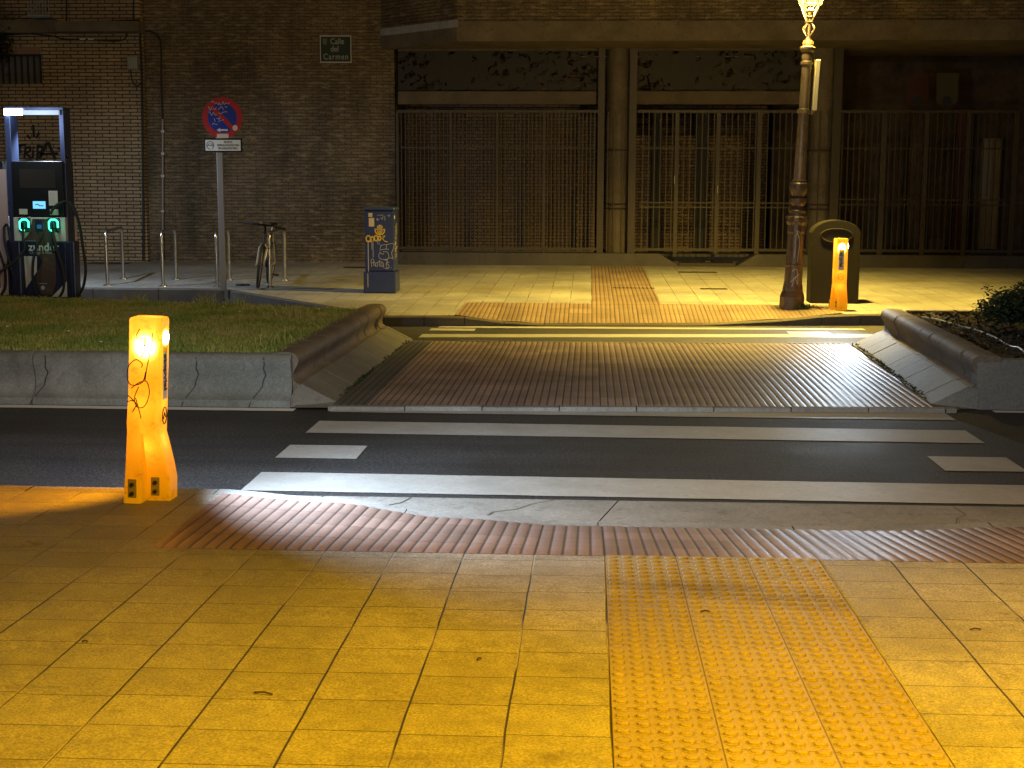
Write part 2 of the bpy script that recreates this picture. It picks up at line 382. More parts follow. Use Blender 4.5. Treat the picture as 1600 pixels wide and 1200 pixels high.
# ================================================================== THE GROUND
gz = lambda Y: .15 + .0177 * (7.0 - Y)                                   # near pavement falls gently to its kerb
NK = [(-1.95, .150), (-1.35, .112), (-.7, .040), (-.1, .010), (1.4, .008), (2.3, .045), (3.2, .15)]
nk = lambda X: smooth_tab(X, NK)
struct(poly('ground', [(-150, -60, -.06), (150, -60, -.06), (150, 150, -.06), (-150, 150, -.06)], M['asphalt']))
struct(poly('road', [(-60, 7.0, 0), (60, 7.0, 0), (60, 24, 0), (-60, 24, 0)], M['asphalt']))
YT, YB, YK = 5.72, 6.87, 7.0          # back edge of the ribbed zone, its front edge, road face of the kerb
XL, XR = -1.88, 3.22
struct(poly('pavement', [(-30, -14, gz(-14)), (30, -14, gz(-14)), (30, YT, gz(YT)), (XR, YT, gz(YT)), (XL, YT, gz(YT)), (-30, YT, gz(YT))], M['tiles']))
p2 = MB()
for a, b in ((-30, XL), (XR, 30)): p2.add([(a, YT, gz(YT)), (b, YT, gz(YT)), (b, YB, .152), (a, YB, .152)], [(0, 1, 2, 3)])
struct(p2.build('pavement_edge', M['tiles']))
def zn(X, Y):
    t = (Y - YT) / (YB - YT); t = max(0, min(1, t))
    return lerp(gz(YT), nk(X) + .002, t)
rib = lambda X, s: .0065 * (1 + .16 * math.sin(X * 7.3 + s) * math.sin(X * 23.1)) * math.sqrt(abs(math.sin(PI * (X - s) / .06)) + 1e-4)
xs = list(np.arange(XL, XR + .001, .0075)); ys = list(np.linspace(YT, YB, 22))
struct(grid('ribbed_pavement', xs, ys, lambda x, y: (x, y, zn(x, y) + rib(x, .08) * min(1, (y - YT) / .02 + .2)), M['rib_near']))
# dome strip leading straight back from the crossing
sx0, sx1 = .08, .98
base = MB().add([(sx0, -2, gz(-2) + .004), (sx1, -2, gz(-2) + .004), (sx1, YT, gz(YT) + .004), (sx0, YT, gz(YT) + .004)], [(0, 1, 2, 3)])
for j in range(int((YT + 1) / .06)):
    for i in range(15):
        cx = sx0 + .03 + i * .06; cy = YT - .03 - j * .06; z = gz(cy) + .0038
        if cy < 2: continue
        vs = []; k8 = 10; cx += random.gauss(0, .0008); cy += random.gauss(0, .0008); wz = random.choice((1, 1, 1, .9, .8, .6)) * (1 if random.random() > .02 else .15)
        for r, h in ((.020, -.001), (.0185, .0052 * wz), (.012, .0075 * wz)):
            vs += [(cx + r * math.cos(2 * PI * k / k8), cy + r * .8 * math.sin(2 * PI * k / k8), z + h) for k in range(k8)]
        fs = [(q * k8 + k, q * k8 + (k + 1) % k8, (q + 1) * k8 + (k + 1) % k8, (q + 1) * k8 + k) for q in (0, 1) for k in range(k8)] + [tuple(2 * k8 + k for k in range(k8))]
        base.add(vs, fs)
def _domemat():
    m = mat('orange_dome_tiles', (.36, .20, .12), .5); g = N(m); v = g.coord(); s = g.sep(v)
    b = g.bricks(g.vec(g.math('SUBTRACT', s[0], .08), s[1]), .30, .30, .0025, (.29, .245, .15), (.335, .285, .175), (.12, .095, .05), offset=0, smooth=.2)
    fine = g.noise(v, 120, 3, .7); st = g.noise(g.vec(g.math('MULTIPLY', s[0], .8), g.math('MULTIPLY', s[1], 2.4)), 1.6, 5, .65)
    c = g.mix(1.0, b.outputs['Color'], g.ramp(fine, [(.3, .75), (.7, 1.25)]), 'MULTIPLY')
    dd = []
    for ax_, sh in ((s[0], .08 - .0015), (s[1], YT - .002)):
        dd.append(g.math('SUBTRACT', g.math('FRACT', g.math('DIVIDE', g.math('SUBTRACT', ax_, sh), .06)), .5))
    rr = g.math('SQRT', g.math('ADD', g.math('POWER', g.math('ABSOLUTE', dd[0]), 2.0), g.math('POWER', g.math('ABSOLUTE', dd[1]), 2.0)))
    ring = g.math('MULTIPLY', g.ramp(g.math('ABSOLUTE', g.math('SUBTRACT', rr, .36)), [(.02, .6), (.07, 0.)]), g.ramp(g.noise(v, 38, 3, .7), [(.36, .15), (.62, 1.)]))  # dark ring shifted lower left of each dome: painted shade with patchy grime
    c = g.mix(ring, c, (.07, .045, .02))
    band = g.math('MULTIPLY', g.ramp(g.math('ABSOLUTE', g.math('SUBTRACT', s[1], 5.15)), [(.0, 1.), (.40, 0.)]), g.ramp(st, [(.42, 0.), (.62, .75)]))
    c = g.mix(band, c, (.06, .04, .025)); g.col(c); g.bump(fine, .3, .003); return m
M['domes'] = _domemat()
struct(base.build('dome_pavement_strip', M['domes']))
# kerb of the near pavement, dropped in front of the crossing
kb = MB(); X = -30.0
seams = [-30] + [round(-7.9 + .995 * k, 3) for k in range(26)] + [30]
for a, b in zip(seams[:-1], seams[1:]):
    n = max(2, int((b - a) / .12)) if -3 < a < 4 else 1
    q = [lerp(a + .003, b - .003, i / n) for i in range(n + 1)]; dz = random.uniform(-.002, .003); dy = random.uniform(-.006, .006)
    for u, v_ in zip(q[:-1], q[1:]):
        zu, zv = nk(u) + dz, nk(v_) + dz
        kb.add([(u, YB, zu - .1), (v_, YB, zv - .1), (v_, YK + dy, zv - .16), (u, YK + dy, zu - .16), (u, YB, zu), (v_, YB, zv), (v_, YK + dy - .012, zv), (u, YK + dy - .012, zu), (u, YK + dy, zu - .012), (v_, YK + dy, zv - .012)],
               [(4, 5, 6, 7), (7, 6, 9, 8), (8, 9, 2, 3), (4, 5, 1, 0)])
struct(kb.build('kerb', M['kerb']))
gt = MB()
for a, b in ((-30, -1.60), (-1.592, .052), (.06, 30)): gt.add([(a, YK - .03, .0045), (b, YK - .03, .0045), (b + (.12 if b < 5 else 0), 7.50, .006), (a + (.12 if a > -5 else 0), 7.50, .006), (b + (.12 if b < 5 else 0), 7.505, -.01), (a + (.12 if a > -5 else 0), 7.505, -.01)], [(0, 1, 2, 3), (3, 2, 4, 5)])
struct(gt.build('gutter', M['gutter']))
# cracks and grit along the gutter seam
cr = MB()
def crack(p, w=.006, z=.0085):
    P = [Vector(q) for q in p]
    for a, b in zip(P[:-1], P[1:]):
        d = (b - a).normalized(); nn = Vector((-d.y, d.x)) * w * random.uniform(.4, 1.2)
        cr.add([(a.x + nn.x, a.y + nn.y, z), (b.x + nn.x, b.y + nn.y, z), (b.x - nn.x, b.y - nn.y, z), (a.x - nn.x, a.y - nn.y, z)], [(0, 1, 2, 3)])
crack([(-.55, 7.02), (-.50, 7.18), (-.38, 7.25), (-.30, 7.38), (-.18, 7.49)], .005)
crack([(-1.18, 7.12), (-1.08, 7.30), (-1.02, 7.36), (-.98, 7.49)], .005)
crack([(1.9, 7.02), (1.95, 7.2), (2.02, 7.3), (2.0, 7.48)], .004)
struct(cr.build('gutter_crack', mat('crack_dirt', (.09, .08, .065), .9)))

# painted markings: sheets 4 mm above the asphalt
def stripe(x0, x1, y0, y1, s=0.0, nm='crossing_stripe', z=.004):
    mb = MB(); n = max(2, int((x1 - x0) / .15)); ed = lambda: random.uniform(-.004, .004)
    xs_ = [lerp(x0, x1, i / n) for i in range(n + 1)]
    vs = [(x, y0 + s * x + ed(), z) for x in xs_] + [(x, y1 + s * x + ed(), z) for x in xs_]
    mb.add(vs, [(i, i + 1, n + 2 + i, n + 1 + i) for i in range(n)])
    return struct(mb.build(nm, M['paint']))
stripe(-1.98, 2.74, 7.60, 8.11, -.012); stripe(-1.99, 2.72, 9.47, 9.97, -.012); stripe(-1.99, 2.77, 10.395, 10.9, -.003)
stripe(-2.0, -1.475, 8.58, 9.03); stripe(2.21, 2.715, 8.48, 8.94)
M['fresh'] = mat('fresh_line_paint', (.80, .80, .80), .5)
for o_ in (stripe(-30, -2.28, 10.41, 10.54, -.002, 'edge_line'), stripe(3.17, 30, 10.77, 10.87, 0, 'edge_line')): o_.data.materials[0] = M['fresh']
stripe(-1.96, 3.55, 15.92, 16.27, .088, z=.004); stripe(-1.86, 3.4, 16.93, 17.12, .03, z=.004)
stripe(-1.93, -1.38, 16.53, 16.78, .0, z=.004); stripe(2.40, 2.9, 16.50, 16.78, .0, z=.004)

# ------------------------------------------------------------------ refuge island: ribbed crossing path
ZI = .030
fe = lambda X: 10.47 + .055 * (X + 2.0)       # front edge of the island path
be = lambda X: 15.12 + .03 * (X + 2.0)
ixl = -2.0; ixr = lambda Y: 2.70 + .034 * (Y - 10.7)
def isl(u, v):
    Y0, Y1 = fe(u) + .07, be(u) - .07
    Y = lerp(Y0, Y1, v); return (min(u, ixr(Y)), Y, ZI + rib(u, -2.0) + .01 * math.sin(v * PI))
xs = list(np.arange(ixl, 2.86, .0075))
struct(grid('island_ribbed_path', xs, list(np.linspace(0, 1, 26)), isl, M['rib_mid']))
ik = MB()
X = -2.02
while X < 2.86:
    a, b = X + .004, min(X + .60, 2.87) - .004
    for f, s in ((fe, 1), (be, -1)):
        j = random.uniform(-.004, .004)
        vs = [(a, f(a), -.01), (b, f(b), -.01), (b, f(b), ZI + .004 + j), (a, f(a), ZI + .004 + j), (b, f(b) + s * .07, ZI + .006 + j), (a, f(a) + s * .07, ZI + .006 + j)]
        ik.add(vs, [(0, 1, 2, 3), (3, 2, 4, 5)])
    X += .60
struct(ik.build('island_kerb', M['kerb']))
struct(MB().add([(-2.3, 10.5, .018), (2.9, 10.8, .018), (3.0, 15.1, .018), (-2.3, 15.0, .018)], [(0, 1, 2, 3)]).build('island_base', M['gutter']))

# ------------------------------------------------------------------ raised beds on either side: apron, wave-faced kerb blocks, front wall
PROFILE = [(.28, .17), (.315, .178), (.34, .20), (.347, .235), (.338, .27), (.318, .305), (.302, .335), (.298, .365), (.310, .395), (.335, .415), (.37, .424), (.44, .424), (.52, .415), (.56, .36)]
def bed(side, xa, xb, ya, yb, name, label, topw=.0, group=None):
    root = empty(name, (lerp(xa, xb, .5) + side * .5, ya, 0), 0, label, 'raised bed', group)
    inv = Matrix.Translation(-root.location)
    L = lambda mb: setattr(mb, 'v', [tuple(Vector(p) + Vector((-root.location.x, -root.location.y, 0))) for p in mb.v]) or mb
    fx = lambda Y: lerp(xa, xb, (Y - ya) / (yb - ya))
    blocks = MB(); ap = MB(); Y = ya; k = 0
    while Y < yb - .05:
        l = min(.43, yb - Y); g_ = .008; dj = random.uniform(-.006, .006)
        a, b = Y + g_, Y + l - g_
        prof = [(.30, .0)] + PROFILE[:-2] + [(.52 + topw, .415), (.56 + topw, .2), (.56 + topw, .0)]
        ends = []
        blocks.prism(prof, lambda u, z: (fx(a) + side * (u + dj), a, z), lambda u, z: (fx(b) + side * (u + dj), b, z))
        Y += l
    Y = ya + .02
    while Y < yb:
        l = min(.45, yb - Y); a, b = Y + .005, Y + l - .005; t = random.uniform(-.003, .003)
        apr = [(.0, .0), (.0, .028), (.02, .036 + t), (.285, .172 + t), (.30, .10), (.30, 0)]
        ap.prism(apr, lambda u, z: (fx(a) + side * u, a, z), lambda u, z: (fx(b) + side * u, b, z))
        Y += l
    L(blocks).build('kerb_blocks', M['wave'], root, smooth=True); L(ap).build('apron', M['apron'], root)
    return root, fx, L
LB, lfx, LL = bed(-1, -2.0, -1.98, 10.72, 15.35, 'grass_bed', 'raised concrete bed of lawn left of the ribbed island path')
RB, rfx, RL = bed(1, 2.73, 2.90, 10.98, 15.25, 'planting_bed', 'raised concrete bed with dark shrubs right of the ribbed island path')
FW = [(0, 0), (0, .055), (.045, .075), (.075, .11), (.085, .17), (.075, .25), (.05, .32), (.045, .365), (.07, .40), (.12, .415), (.22, .41), (.22, 0)]
def front_wall(root, L, xs_, yf, mt, prof=FW):
    w_ = MB()
    for a, b in zip(xs_[:-1], xs_[1:]):
        a2, b2 = a + .004, b - .004; j = random.uniform(-.003, .003)
        n = 4
        w_.prism(prof, lambda u, z: (a2, yf(a2) + u + j, z), lambda u, z: (b2, yf(b2) + u + j, z))
    L(w_).build('front_wall', mt, root, smooth=True)
front_wall(LB, LL, [-14, -9.2, -7.6, -6.2, -5.6, -4.42, -3.34, -2.34], lambda x: 10.60 + .0 * x, M['wall_conc'])
front_wall(RB, RL, [3.07, 3.62, 4.7, 5.9, 9, 14], lambda x: 10.93, M['apron'], [(0, 0), (.02, .18), (.05, .30), (.05, .36), (.07, .392), (.12, .395), (.20, .39), (.20, 0)])
# toe of the corner where apron and wall meet
def toe(root, L, p, mt):
    tb = MB(); tb.add(p, [(0, 1, 2), (0, 2, 3)] if len(p) == 4 else [tuple(range(len(p)))]); L(tb).build('corner_toe', mt, root)
toe(LB, LL, [(-2.0, 10.60, .004), (-2.0, 10.74, .032), (-2.30, 10.74, .172), (-2.36, 10.61, .05), (-2.34, 10.60, .004)], M['apron'])
toe(RB, RL, [(2.73, 10.86, .004), (2.73, 10.99, .032), (3.03, 10.99, .172), (3.09, 10.95, .16), (3.08, 10.93, .004)], M['apron'])
ge = lambda X: 14.9 - .28 * (X + 2.5)
LL(MB().add([(-14, 10.7, .385), (-2.42, 10.7, .385), (-2.42, 15.0, .385), (-14, ge(-14), .385)], [(0, 1, 2, 3)])).build('turf', M['turf'], LB)
LL(MB().add([(-14, ge(-14), 0), (-2.3, ge(-2.3), 0), (-2.3, ge(-2.3), .40), (-14, ge(-14), .40), (-2.3, ge(-2.3) - .1, .40), (-14, ge(-14) - .1, .40)], [(0, 1, 2, 3), (3, 2, 4, 5)])).build('rear_wall', M['wall_conc'], LB)
RL(MB().add([(3.35, 10.98, .36), (14, 10.98, .36), (14, 15.3, .36), (3.35, 15.3, .36)], [(0, 1, 2, 3)])).build('soil', M['soil'], RB)
RL(MB().box(3.52, 14, 15.27, 15.40, 0, .40)).build('rear_wall', M['wave'], RB)
# cracks, stain on the left front wall
cm = MB()
def wallcrack(x, pts, w=.010):
    P = pts
    for (a, b) in zip(P[:-1], P[1:]):
        def yy(z): return 10.60 + float(np.interp(z, [0, .055, .075, .11, .17, .25, .32, .365, .40], [0, 0, .045, .075, .085, .075, .05, .045, .07])) - .009
        (xa, za), (xb, zb) = a, b
        cm.add([(xa - w / 2, yy(za), za), (xb - w / 2, yy(zb), zb), (xb + w / 2, yy(zb), zb), (xa + w / 2, yy(za), za)], [(0, 1, 2, 3)])
for xx in (-4.42, -3.20, -2.66):
    cm = MB()
    wallcrack(0, [(xx + .10, .39), (xx + .11, .34), (xx + .10, .30), (xx + .115, .25), (xx + .09, .2), (xx + .08, .15), (xx + .04, .1), (xx + .02, .07), (xx, .03), (xx - .01, .0)], .009)
    LL(cm).build('crack', M['ink'], LB)

# grass
def grass(name, n, area, z0, hmin, hmax, mt, lean=.6, width=.004):
    P = area(n); n = len(P); h = rng.uniform(hmin, hmax, n); a = rng.uniform(0, 2 * PI, n); l = rng.uniform(.1, lean, n) * h; b = rng.uniform(0, 2 * PI, n)
    wv = np.c_[np.cos(a), np.sin(a), np.zeros(n)] * (width * rng.uniform(.6, 1.4, n))[:, None]
    base = np.c_[P, np.full(n, z0)]; mid = base + np.c_[np.cos(b) * l * .35, np.sin(b) * l * .35, h * .6]; tip = base + np.c_[np.cos(b) * l, np.sin(b) * l, h]
    V = np.empty((n, 5, 3)); V[:, 0] = base - wv; V[:, 1] = base + wv; V[:, 2] = mid + wv * .8; V[:, 3] = mid - wv * .8; V[:, 4] = tip
    me = bpy.data.meshes.new(name); me.vertices.add(n * 5); me.vertices.foreach_set('co', V.reshape(-1))
    i = np.arange(n) * 5; q = np.c_[i, i + 1, i + 2, i + 3]; t = np.c_[i + 3, i + 2, i + 4]
    loops = np.concatenate([q.reshape(-1), t.reshape(-1)]); me.loops.add(len(loops)); me.loops.foreach_set('vertex_index', loops.astype(np.int32))
    me.polygons.add(2 * n); me.polygons.foreach_set('loop_start', np.concatenate([np.arange(n) * 4, 4 * n + np.arange(n) * 3]).astype(np.int32))
    me.polygons.foreach_set('loop_total', np.concatenate([np.full(n, 4), np.full(n, 3)]).astype(np.int32)); me.update(); me.materials.append(mt)
    o = bpy.data.objects.new(name, me); C.objects.link(o); return o
def lawn_area(n):
    x = rng.uniform(-8.6, -2.44, n); y = rng.uniform(10.76, 16.6, n); k = y < ge(x) - .06
    return np.c_[x[k], y[k]]
tag(grass('grass', 150000, lawn_area, .383, .02, .062, M['grass'], 1.0, .0035), 'short patchy green and brown lawn in the raised bed', 'grass', kind='stuff')
def tuft_area(n):
    c = np.array([(-2.9, 13.6), (-3.05, 13.9), (-4.3, 15.3), (-3.9, 15.1), (-2.7, 11.5), (-5.2, 15.5), (-6.4, 12.5)]); i = rng.integers(0, len(c), n)
    return c[i] + rng.normal(0, .07, (n, 2))
tag(grass('tall_grass', 420, tuft_area, .383, .08, .17, M['grass'], 1.0, .004), 'taller grass tufts standing out of the lawn', 'grass', kind='stuff')
dz = MB()
for _ in range(9):
    x = random.uniform(-5.4, -2.6); y = random.uniform(10.9, ge(x) - .3)
    dz.lathe([(.013, 0), (.012, .006)], 7, (x, y, .43))
tag(dz.build('daisies', M['daisy']), 'tiny white daisies and scraps dotted over the lawn', 'flowers', kind='stuff')
# weeds along the apron joints
wd = MB()
def leafquad(mb, c, s, el=1.6):
    a = rng.uniform(0, 2 * PI); t = rng.uniform(-1, 1); u = Vector((math.cos(a), math.sin(a), t * .8)).normalized(); v_ = u.cross(Vector((rng.uniform(-1, 1), rng.uniform(-1, 1), 1))).normalized()
    c = Vector(c); mb.add([c - u * s * el * .5, c + v_ * s * .4, c + u * s * el * .5, c - v_ * s * .4], [(0, 1, 2, 3)])
for _ in range(650):
    if random.random() < .68:
        y = random.choice([random.uniform(11.2, 15.1), random.gauss(13.4, .6)]); x = rfx(y) + random.gauss(0, .012)
    else:
        y = random.choice([random.uniform(10.8, 15), random.gauss(12, .3)]); x = lfx(y) + random.gauss(.005, .008)
    if 10.8 < y < 15.2: leafquad(wd, (x, y, .045 + random.random() * .022), random.uniform(.012, .026))
tag(wd.build('weeds', M['leaf']), 'small weeds growing in the seams beside the ribbed path', 'weeds', kind='stuff')
lt = MB()
for _ in range(2600):
    x = random.uniform(3.36, 7); y = random.uniform(11.2, 15.1); leafquad(lt, (x, y, .375 + random.random() * .045), random.uniform(.02, .05), 2.2)
tag(lt.build('leaf_litter', M['litter']), 'dry leaf litter and bark covering the planting bed', 'leaf litter', kind='stuff')
gc = MB()
for _ in range(2600):
    x = random.uniform(3.4, 7); y = random.uniform(11.2, 15.0)
    if math.sin(x * 3.1 + y * 2.2) + random.gauss(0, .5) < .1: continue
    leafquad(gc, (x, y, .38 + random.random() * .06), random.uniform(.015, .035), 2.6)
tag(gc.build('ground_cover', M['leafdark']), 'low dark creeping plants spread over the planting bed', 'ground cover', kind='stuff')

def shrub(loc, rx, ry, h, n, label, seed):
    r = np.random.default_rng(seed); root = empty('shrub', loc, 0, label, 'shrub', 'shrubs in the planting bed')
    fo = MB(); st = MB(); lumps = [(r.uniform(-.55, .55) * rx, r.uniform(-.55, .55) * ry, r.uniform(.35, .72) * h, r.uniform(.35, .55)) for _ in range(11)]
    for _ in range(n):
        lx, ly, lz, lr = lumps[r.integers(0, 11)]; d = Vector(r.normal(0, 1, 3)).normalized() * (r.uniform(.45, 1.05)) * lr
        p = Vector((lx + d.x * rx, ly + d.y * ry, max(.02, lz + d.z * h * .75)))
        leafquad(fo, p, r.uniform(.018, .038), 1.9)
    for _ in range(16):
        lx, ly, lz, lr = lumps[r.integers(0, 11)]; a = Vector((lx * .2, ly * .2, 0)); b = Vector((lx * 1.2 + r.normal() * .05, ly * 1.2, lz + lr * h * .9))
        st.tube([a, (a + b) / 2 + Vector((.02, .01, .03)), b], [.009, .006, .002], 5)
        for _ in range(10): leafquad(fo, b + Vector(r.normal(0, .02, 3)), .02, 1.9)
    fo.build('foliage', M['leaf'], root); st.build('stems', M['bark'], root); return root
shrub((4.28, 13.1, .36), .62, .6, .50, 7500, 'larger dark rounded shrub with one sprig sticking out left, by the hose', 3)
shrub((4.35, 12.05, .36), .42, .4, .38, 3500, 'smaller dark shrub low in front of the larger one near the front wall', 5)
sg = MB()
hp = [(3.36, 14.72), (3.5, 14.3), (3.62, 13.8), (3.68, 13.2), (3.66, 12.6), (3.62, 12.0), (3.58, 11.6), (3.55, 11.3)]
tag(MB().tube(bez([(x, y, .40 + .02 * math.sin(y * 5)) for x, y in hp]), .0075, 8).build('hose', M['hose'], smooth=True), 'thin pale irrigation hose curving over the planting bed soil', 'hose')

# ------------------------------------------------------------------ far pavement
FK = lambda X: 17.25 + .11 * X
fzp = lambda Y: .15 + .02 * (Y - 17.9)
YF = 18.66
FT = [(-1.75, .128), (-1.0, .05), (-.6, .022), (1.5, .022), (2.4, .07), (3.25, .140)]
fk = lambda X: smooth_tab(X, FT) if X > -1.75 else .128
def zf(X, Y):
    k = FK(X) + .13; t = (Y - k) / (YF - k); return lerp(fk(X), fzp(YF), max(0, min(1, t)))
struct(grid('far_pavement', [-2.55, 30], [YF, 26.2], lambda x, y: (x, y, fzp(y)), M['tiles_far'], False))
struct(poly('far_pavement_side', [(-40, 20.43, fzp(20.43)), (-5.48, 20.43, fzp(20.43)), (-2.55, 17.10, .135), (-2.55, YF, fzp(YF)), (-2.55, 26.2, fzp(26.2)), (-40, 26.2, fzp(26.2))], M['tiles_far']))
for a, b in ((-2.55, -1.68), (3.25, 30)):
    xs_ = list(np.linspace(a, b, 8)) if b < 5 else [a, 10, 12, 30]
    struct(grid('far_pavement_edge', xs_, [0, 1], lambda x, v: (x, lerp(min(FK(x) + .13, 18.6), YF, v), lerp(zf(x, FK(x) + .13), fzp(YF), v)), M['tiles_far'], False))
xs = list(np.arange(-1.68, 3.25, .0075))
M['rib_far'] = m_ribs('red_ribbed_far', (.29, .21, .15), .04)
struct(grid('far_ribbed_pavement', xs, list(np.linspace(0, 1, 14)), lambda x, v: (x, lerp(FK(x) + .13, YF, v), zf(x, lerp(FK(x) + .13, YF, v)) + rib(x, .04)), M['rib_far']))
struct(grid('far_strip_pavement', list(np.arange(.04, .985, .0075)), [YF, 25.4], lambda x, y: (x, y, fzp(y) + .002 + rib(x, .04) * .8), M['rib_far']))
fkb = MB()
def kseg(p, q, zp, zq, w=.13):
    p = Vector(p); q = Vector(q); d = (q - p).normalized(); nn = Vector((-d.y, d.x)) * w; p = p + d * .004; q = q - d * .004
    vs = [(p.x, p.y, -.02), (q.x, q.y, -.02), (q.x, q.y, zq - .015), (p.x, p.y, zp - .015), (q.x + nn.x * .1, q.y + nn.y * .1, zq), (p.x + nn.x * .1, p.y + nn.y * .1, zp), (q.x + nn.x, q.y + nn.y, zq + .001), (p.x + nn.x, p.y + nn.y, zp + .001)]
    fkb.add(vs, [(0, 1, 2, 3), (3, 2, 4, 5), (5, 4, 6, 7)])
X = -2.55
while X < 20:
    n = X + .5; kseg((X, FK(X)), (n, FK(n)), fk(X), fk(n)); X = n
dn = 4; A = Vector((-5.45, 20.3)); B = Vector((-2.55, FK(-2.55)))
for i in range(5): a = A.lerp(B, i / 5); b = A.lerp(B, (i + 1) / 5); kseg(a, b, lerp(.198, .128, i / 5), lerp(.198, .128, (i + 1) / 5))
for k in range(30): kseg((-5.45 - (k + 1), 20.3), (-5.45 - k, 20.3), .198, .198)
struct(fkb.build('far_kerb', m_conc('shaded_kerb_stone', (.085, .072, .062), .7, .3)))  # kerb stone colour darkened to carry the shade on its road face
def cover(x, y, Y, w, d, label, nm='drain_cover', slats=True):
    q = at(x, y, Y); z = fzp(Y) + .002; root = empty(nm, (q.x, Y, z), 0, label, 'drain cover', 'covers set into the far pavement')
    mb = MB().box(-w / 2, w / 2, -d / 2, -d / 2 + .02, 0, .006).box(-w / 2, w / 2, d / 2 - .02, d / 2, 0, .006).box(-w / 2, -w / 2 + .02, -d / 2 + .02, d / 2 - .02, 0, .006).box(w / 2 - .02, w / 2, -d / 2 + .02, d / 2 - .02, 0, .006)
    mb.build('rim', M['grate'], root)
    gb = MB(); n = int(w / .035)
    if slats:
        for i in range(n): a = -w / 2 + .02 + i * (w - .04) / n; gb.box(a, a + .016, -d / 2 + .02, d / 2 - .02, 0, .005)
    else: gb.box(-w / 2 + .02, w / 2 - .02, -d / 2 + .02, d / 2 - .02, 0, .004)
    gb.build('grating' if slats else 'plate', M['grate'], root)
    return root
cover(1090, 427, 24.05, .66, .22, 'long flat metal cover nearest the arcade gates on far pavement', slats=False)
cover(1115, 452, 20.95, .40, .16, 'small iron grate alone between the tactile strip and lamp post')
cover(990, 451, 21.0, .62, .16, 'iron grate lying across the red tactile strip on far pavement')
cover(172, 411, 25.2, .75, .35, 'dark metal cover on the pavement at the foot of the tan brick wall', slats=False)
cover(562, 419, 24.6, .55, .3, 'dark metal cover against the wall behind the blue mailbox', slats=False)

# ================================================================== BUILDINGS
YW = 25.75
ax = lambda x, Y=YW: at(x, 300, Y).x
az = lambda y, Y=YW, x=900: at(x, y, Y).z
# --- left building, tan brick
LBd = empty('brick_apartment_building', (-13, 25.6, 0), 0, 'tan brick building with barred window and cables at far left', 'building')
loc = lambda mb, o: setattr(mb, 'v', [tuple(Vector(p) - o.location) for p in mb.v]) or mb
xe = at(224, 200, 25.58).x
w0x, w0y = at(65, 85, 25.58), at(65, 131, 25.58)
wt, wb = w0x.z, w0y.z; wx1 = at(65, 100, 25.58).x; wx0 = wx1 - 1.15
wl = MB().box(-26, wx0, 25.58, 27, -.1, 9).box(wx1, xe, 25.58, 27, -.1, 9).box(wx0, wx1, 25.58, 27, -.1, wb).box(wx0, wx1, 25.58, 27, wt, 9)
loc(wl, LBd).build('wall', M['brick_left'], LBd)
sd = MB()
for i in range(17): a = wx0 + i * (wx1 - wx0) / 17; sd.box(a + .006, a + .062, 25.571, 25.60, wt + .01, wt + .135)
loc(sd, LBd).build('soldier_course', mat('soldier_brick', (.27, .16, .10), .85), LBd)
wn = loc(MB().box(wx0, wx1, 25.70, 25.74, wb, wt), LBd).build('window', mat('grey_window_board', (.15, .145, .14), .7), LBd)
bw = MB().box(wx0, wx1, 25.592, 25.612, wt - .03, wt - .005)
for i in range(12): a = wx1 - .045 - i * .12; bw.box(a, a + .032, 25.594, 25.616, wb, wt - .03) if a > wx0 else None
loc(bw, LBd).build('window_bars', M['blackmat'], wn)
cz0, cz1 = az(49, 25.2, 150), az(33, 25.2, 150)
loc(MB().box(at(88, 40, 25.3).x, at(219, 40, 25.3).x, 25.2, 25.58, cz0, cz1), LBd).build('ledge', M['conc_dark'], LBd)
loc(MB().box(at(45, 40, 25.4).x - .6, at(88, 40, 25.4).x, 25.38, 25.58, az(50, 25.3, 80), az(30, 25.3, 80)), LBd).build('ledge', M['conc_dark'], LBd)
cg = MB(); q0 = at(46, 0, 25.3); q1 = at(79, 25, 25.3)
for i in range(8): a = lerp(q0.x, q1.x, i / 7); cg.tube([(a, 25.22, q1.z), (a, 25.22, q1.z + 1.0)], .008, 6)
for zz in (q1.z, q1.z + .5, q1.z + 1.0): cg.box(q0.x - .02, q1.x + .02, 25.21, 25.24, zz - .015, zz + .015)
cg.tube([(q0.x, 25.22, q1.z), (q1.x, 25.22, q1.z + .4)], .008, 6); cg.box(q0.x, q1.x, 25.24, 25.56, q1.z - .03, q1.z)
tag(cg.build('air_conditioner_cage', M['grille_blue']), 'grey barred cage hung on the tan brick wall at top left', 'cage')
hpn = empty('hanging_plant', at(6, 78, 25.45), 0, 'dark trailing plant against the tan wall at the left edge', 'plant')
hf = MB()
for _ in range(900): leafquad(hf, (random.gauss(-.1, .13), random.gauss(0, .06), random.gauss(.12, .22)), random.uniform(.02, .05), 2.5)
for _ in range(60):
    a = random.uniform(.3, 2.8); l = random.uniform(.3, .75); hf.tube([(-.08, 0, .25), (-.08 + l * .6 * math.cos(a), -.02, .25 + l * .6 * math.sin(a) + .05), (-.08 + l * math.cos(a), -.03, .25 + l * math.sin(a))], .004, 4)
hf.build('foliage', M['leafdark'], hpn)
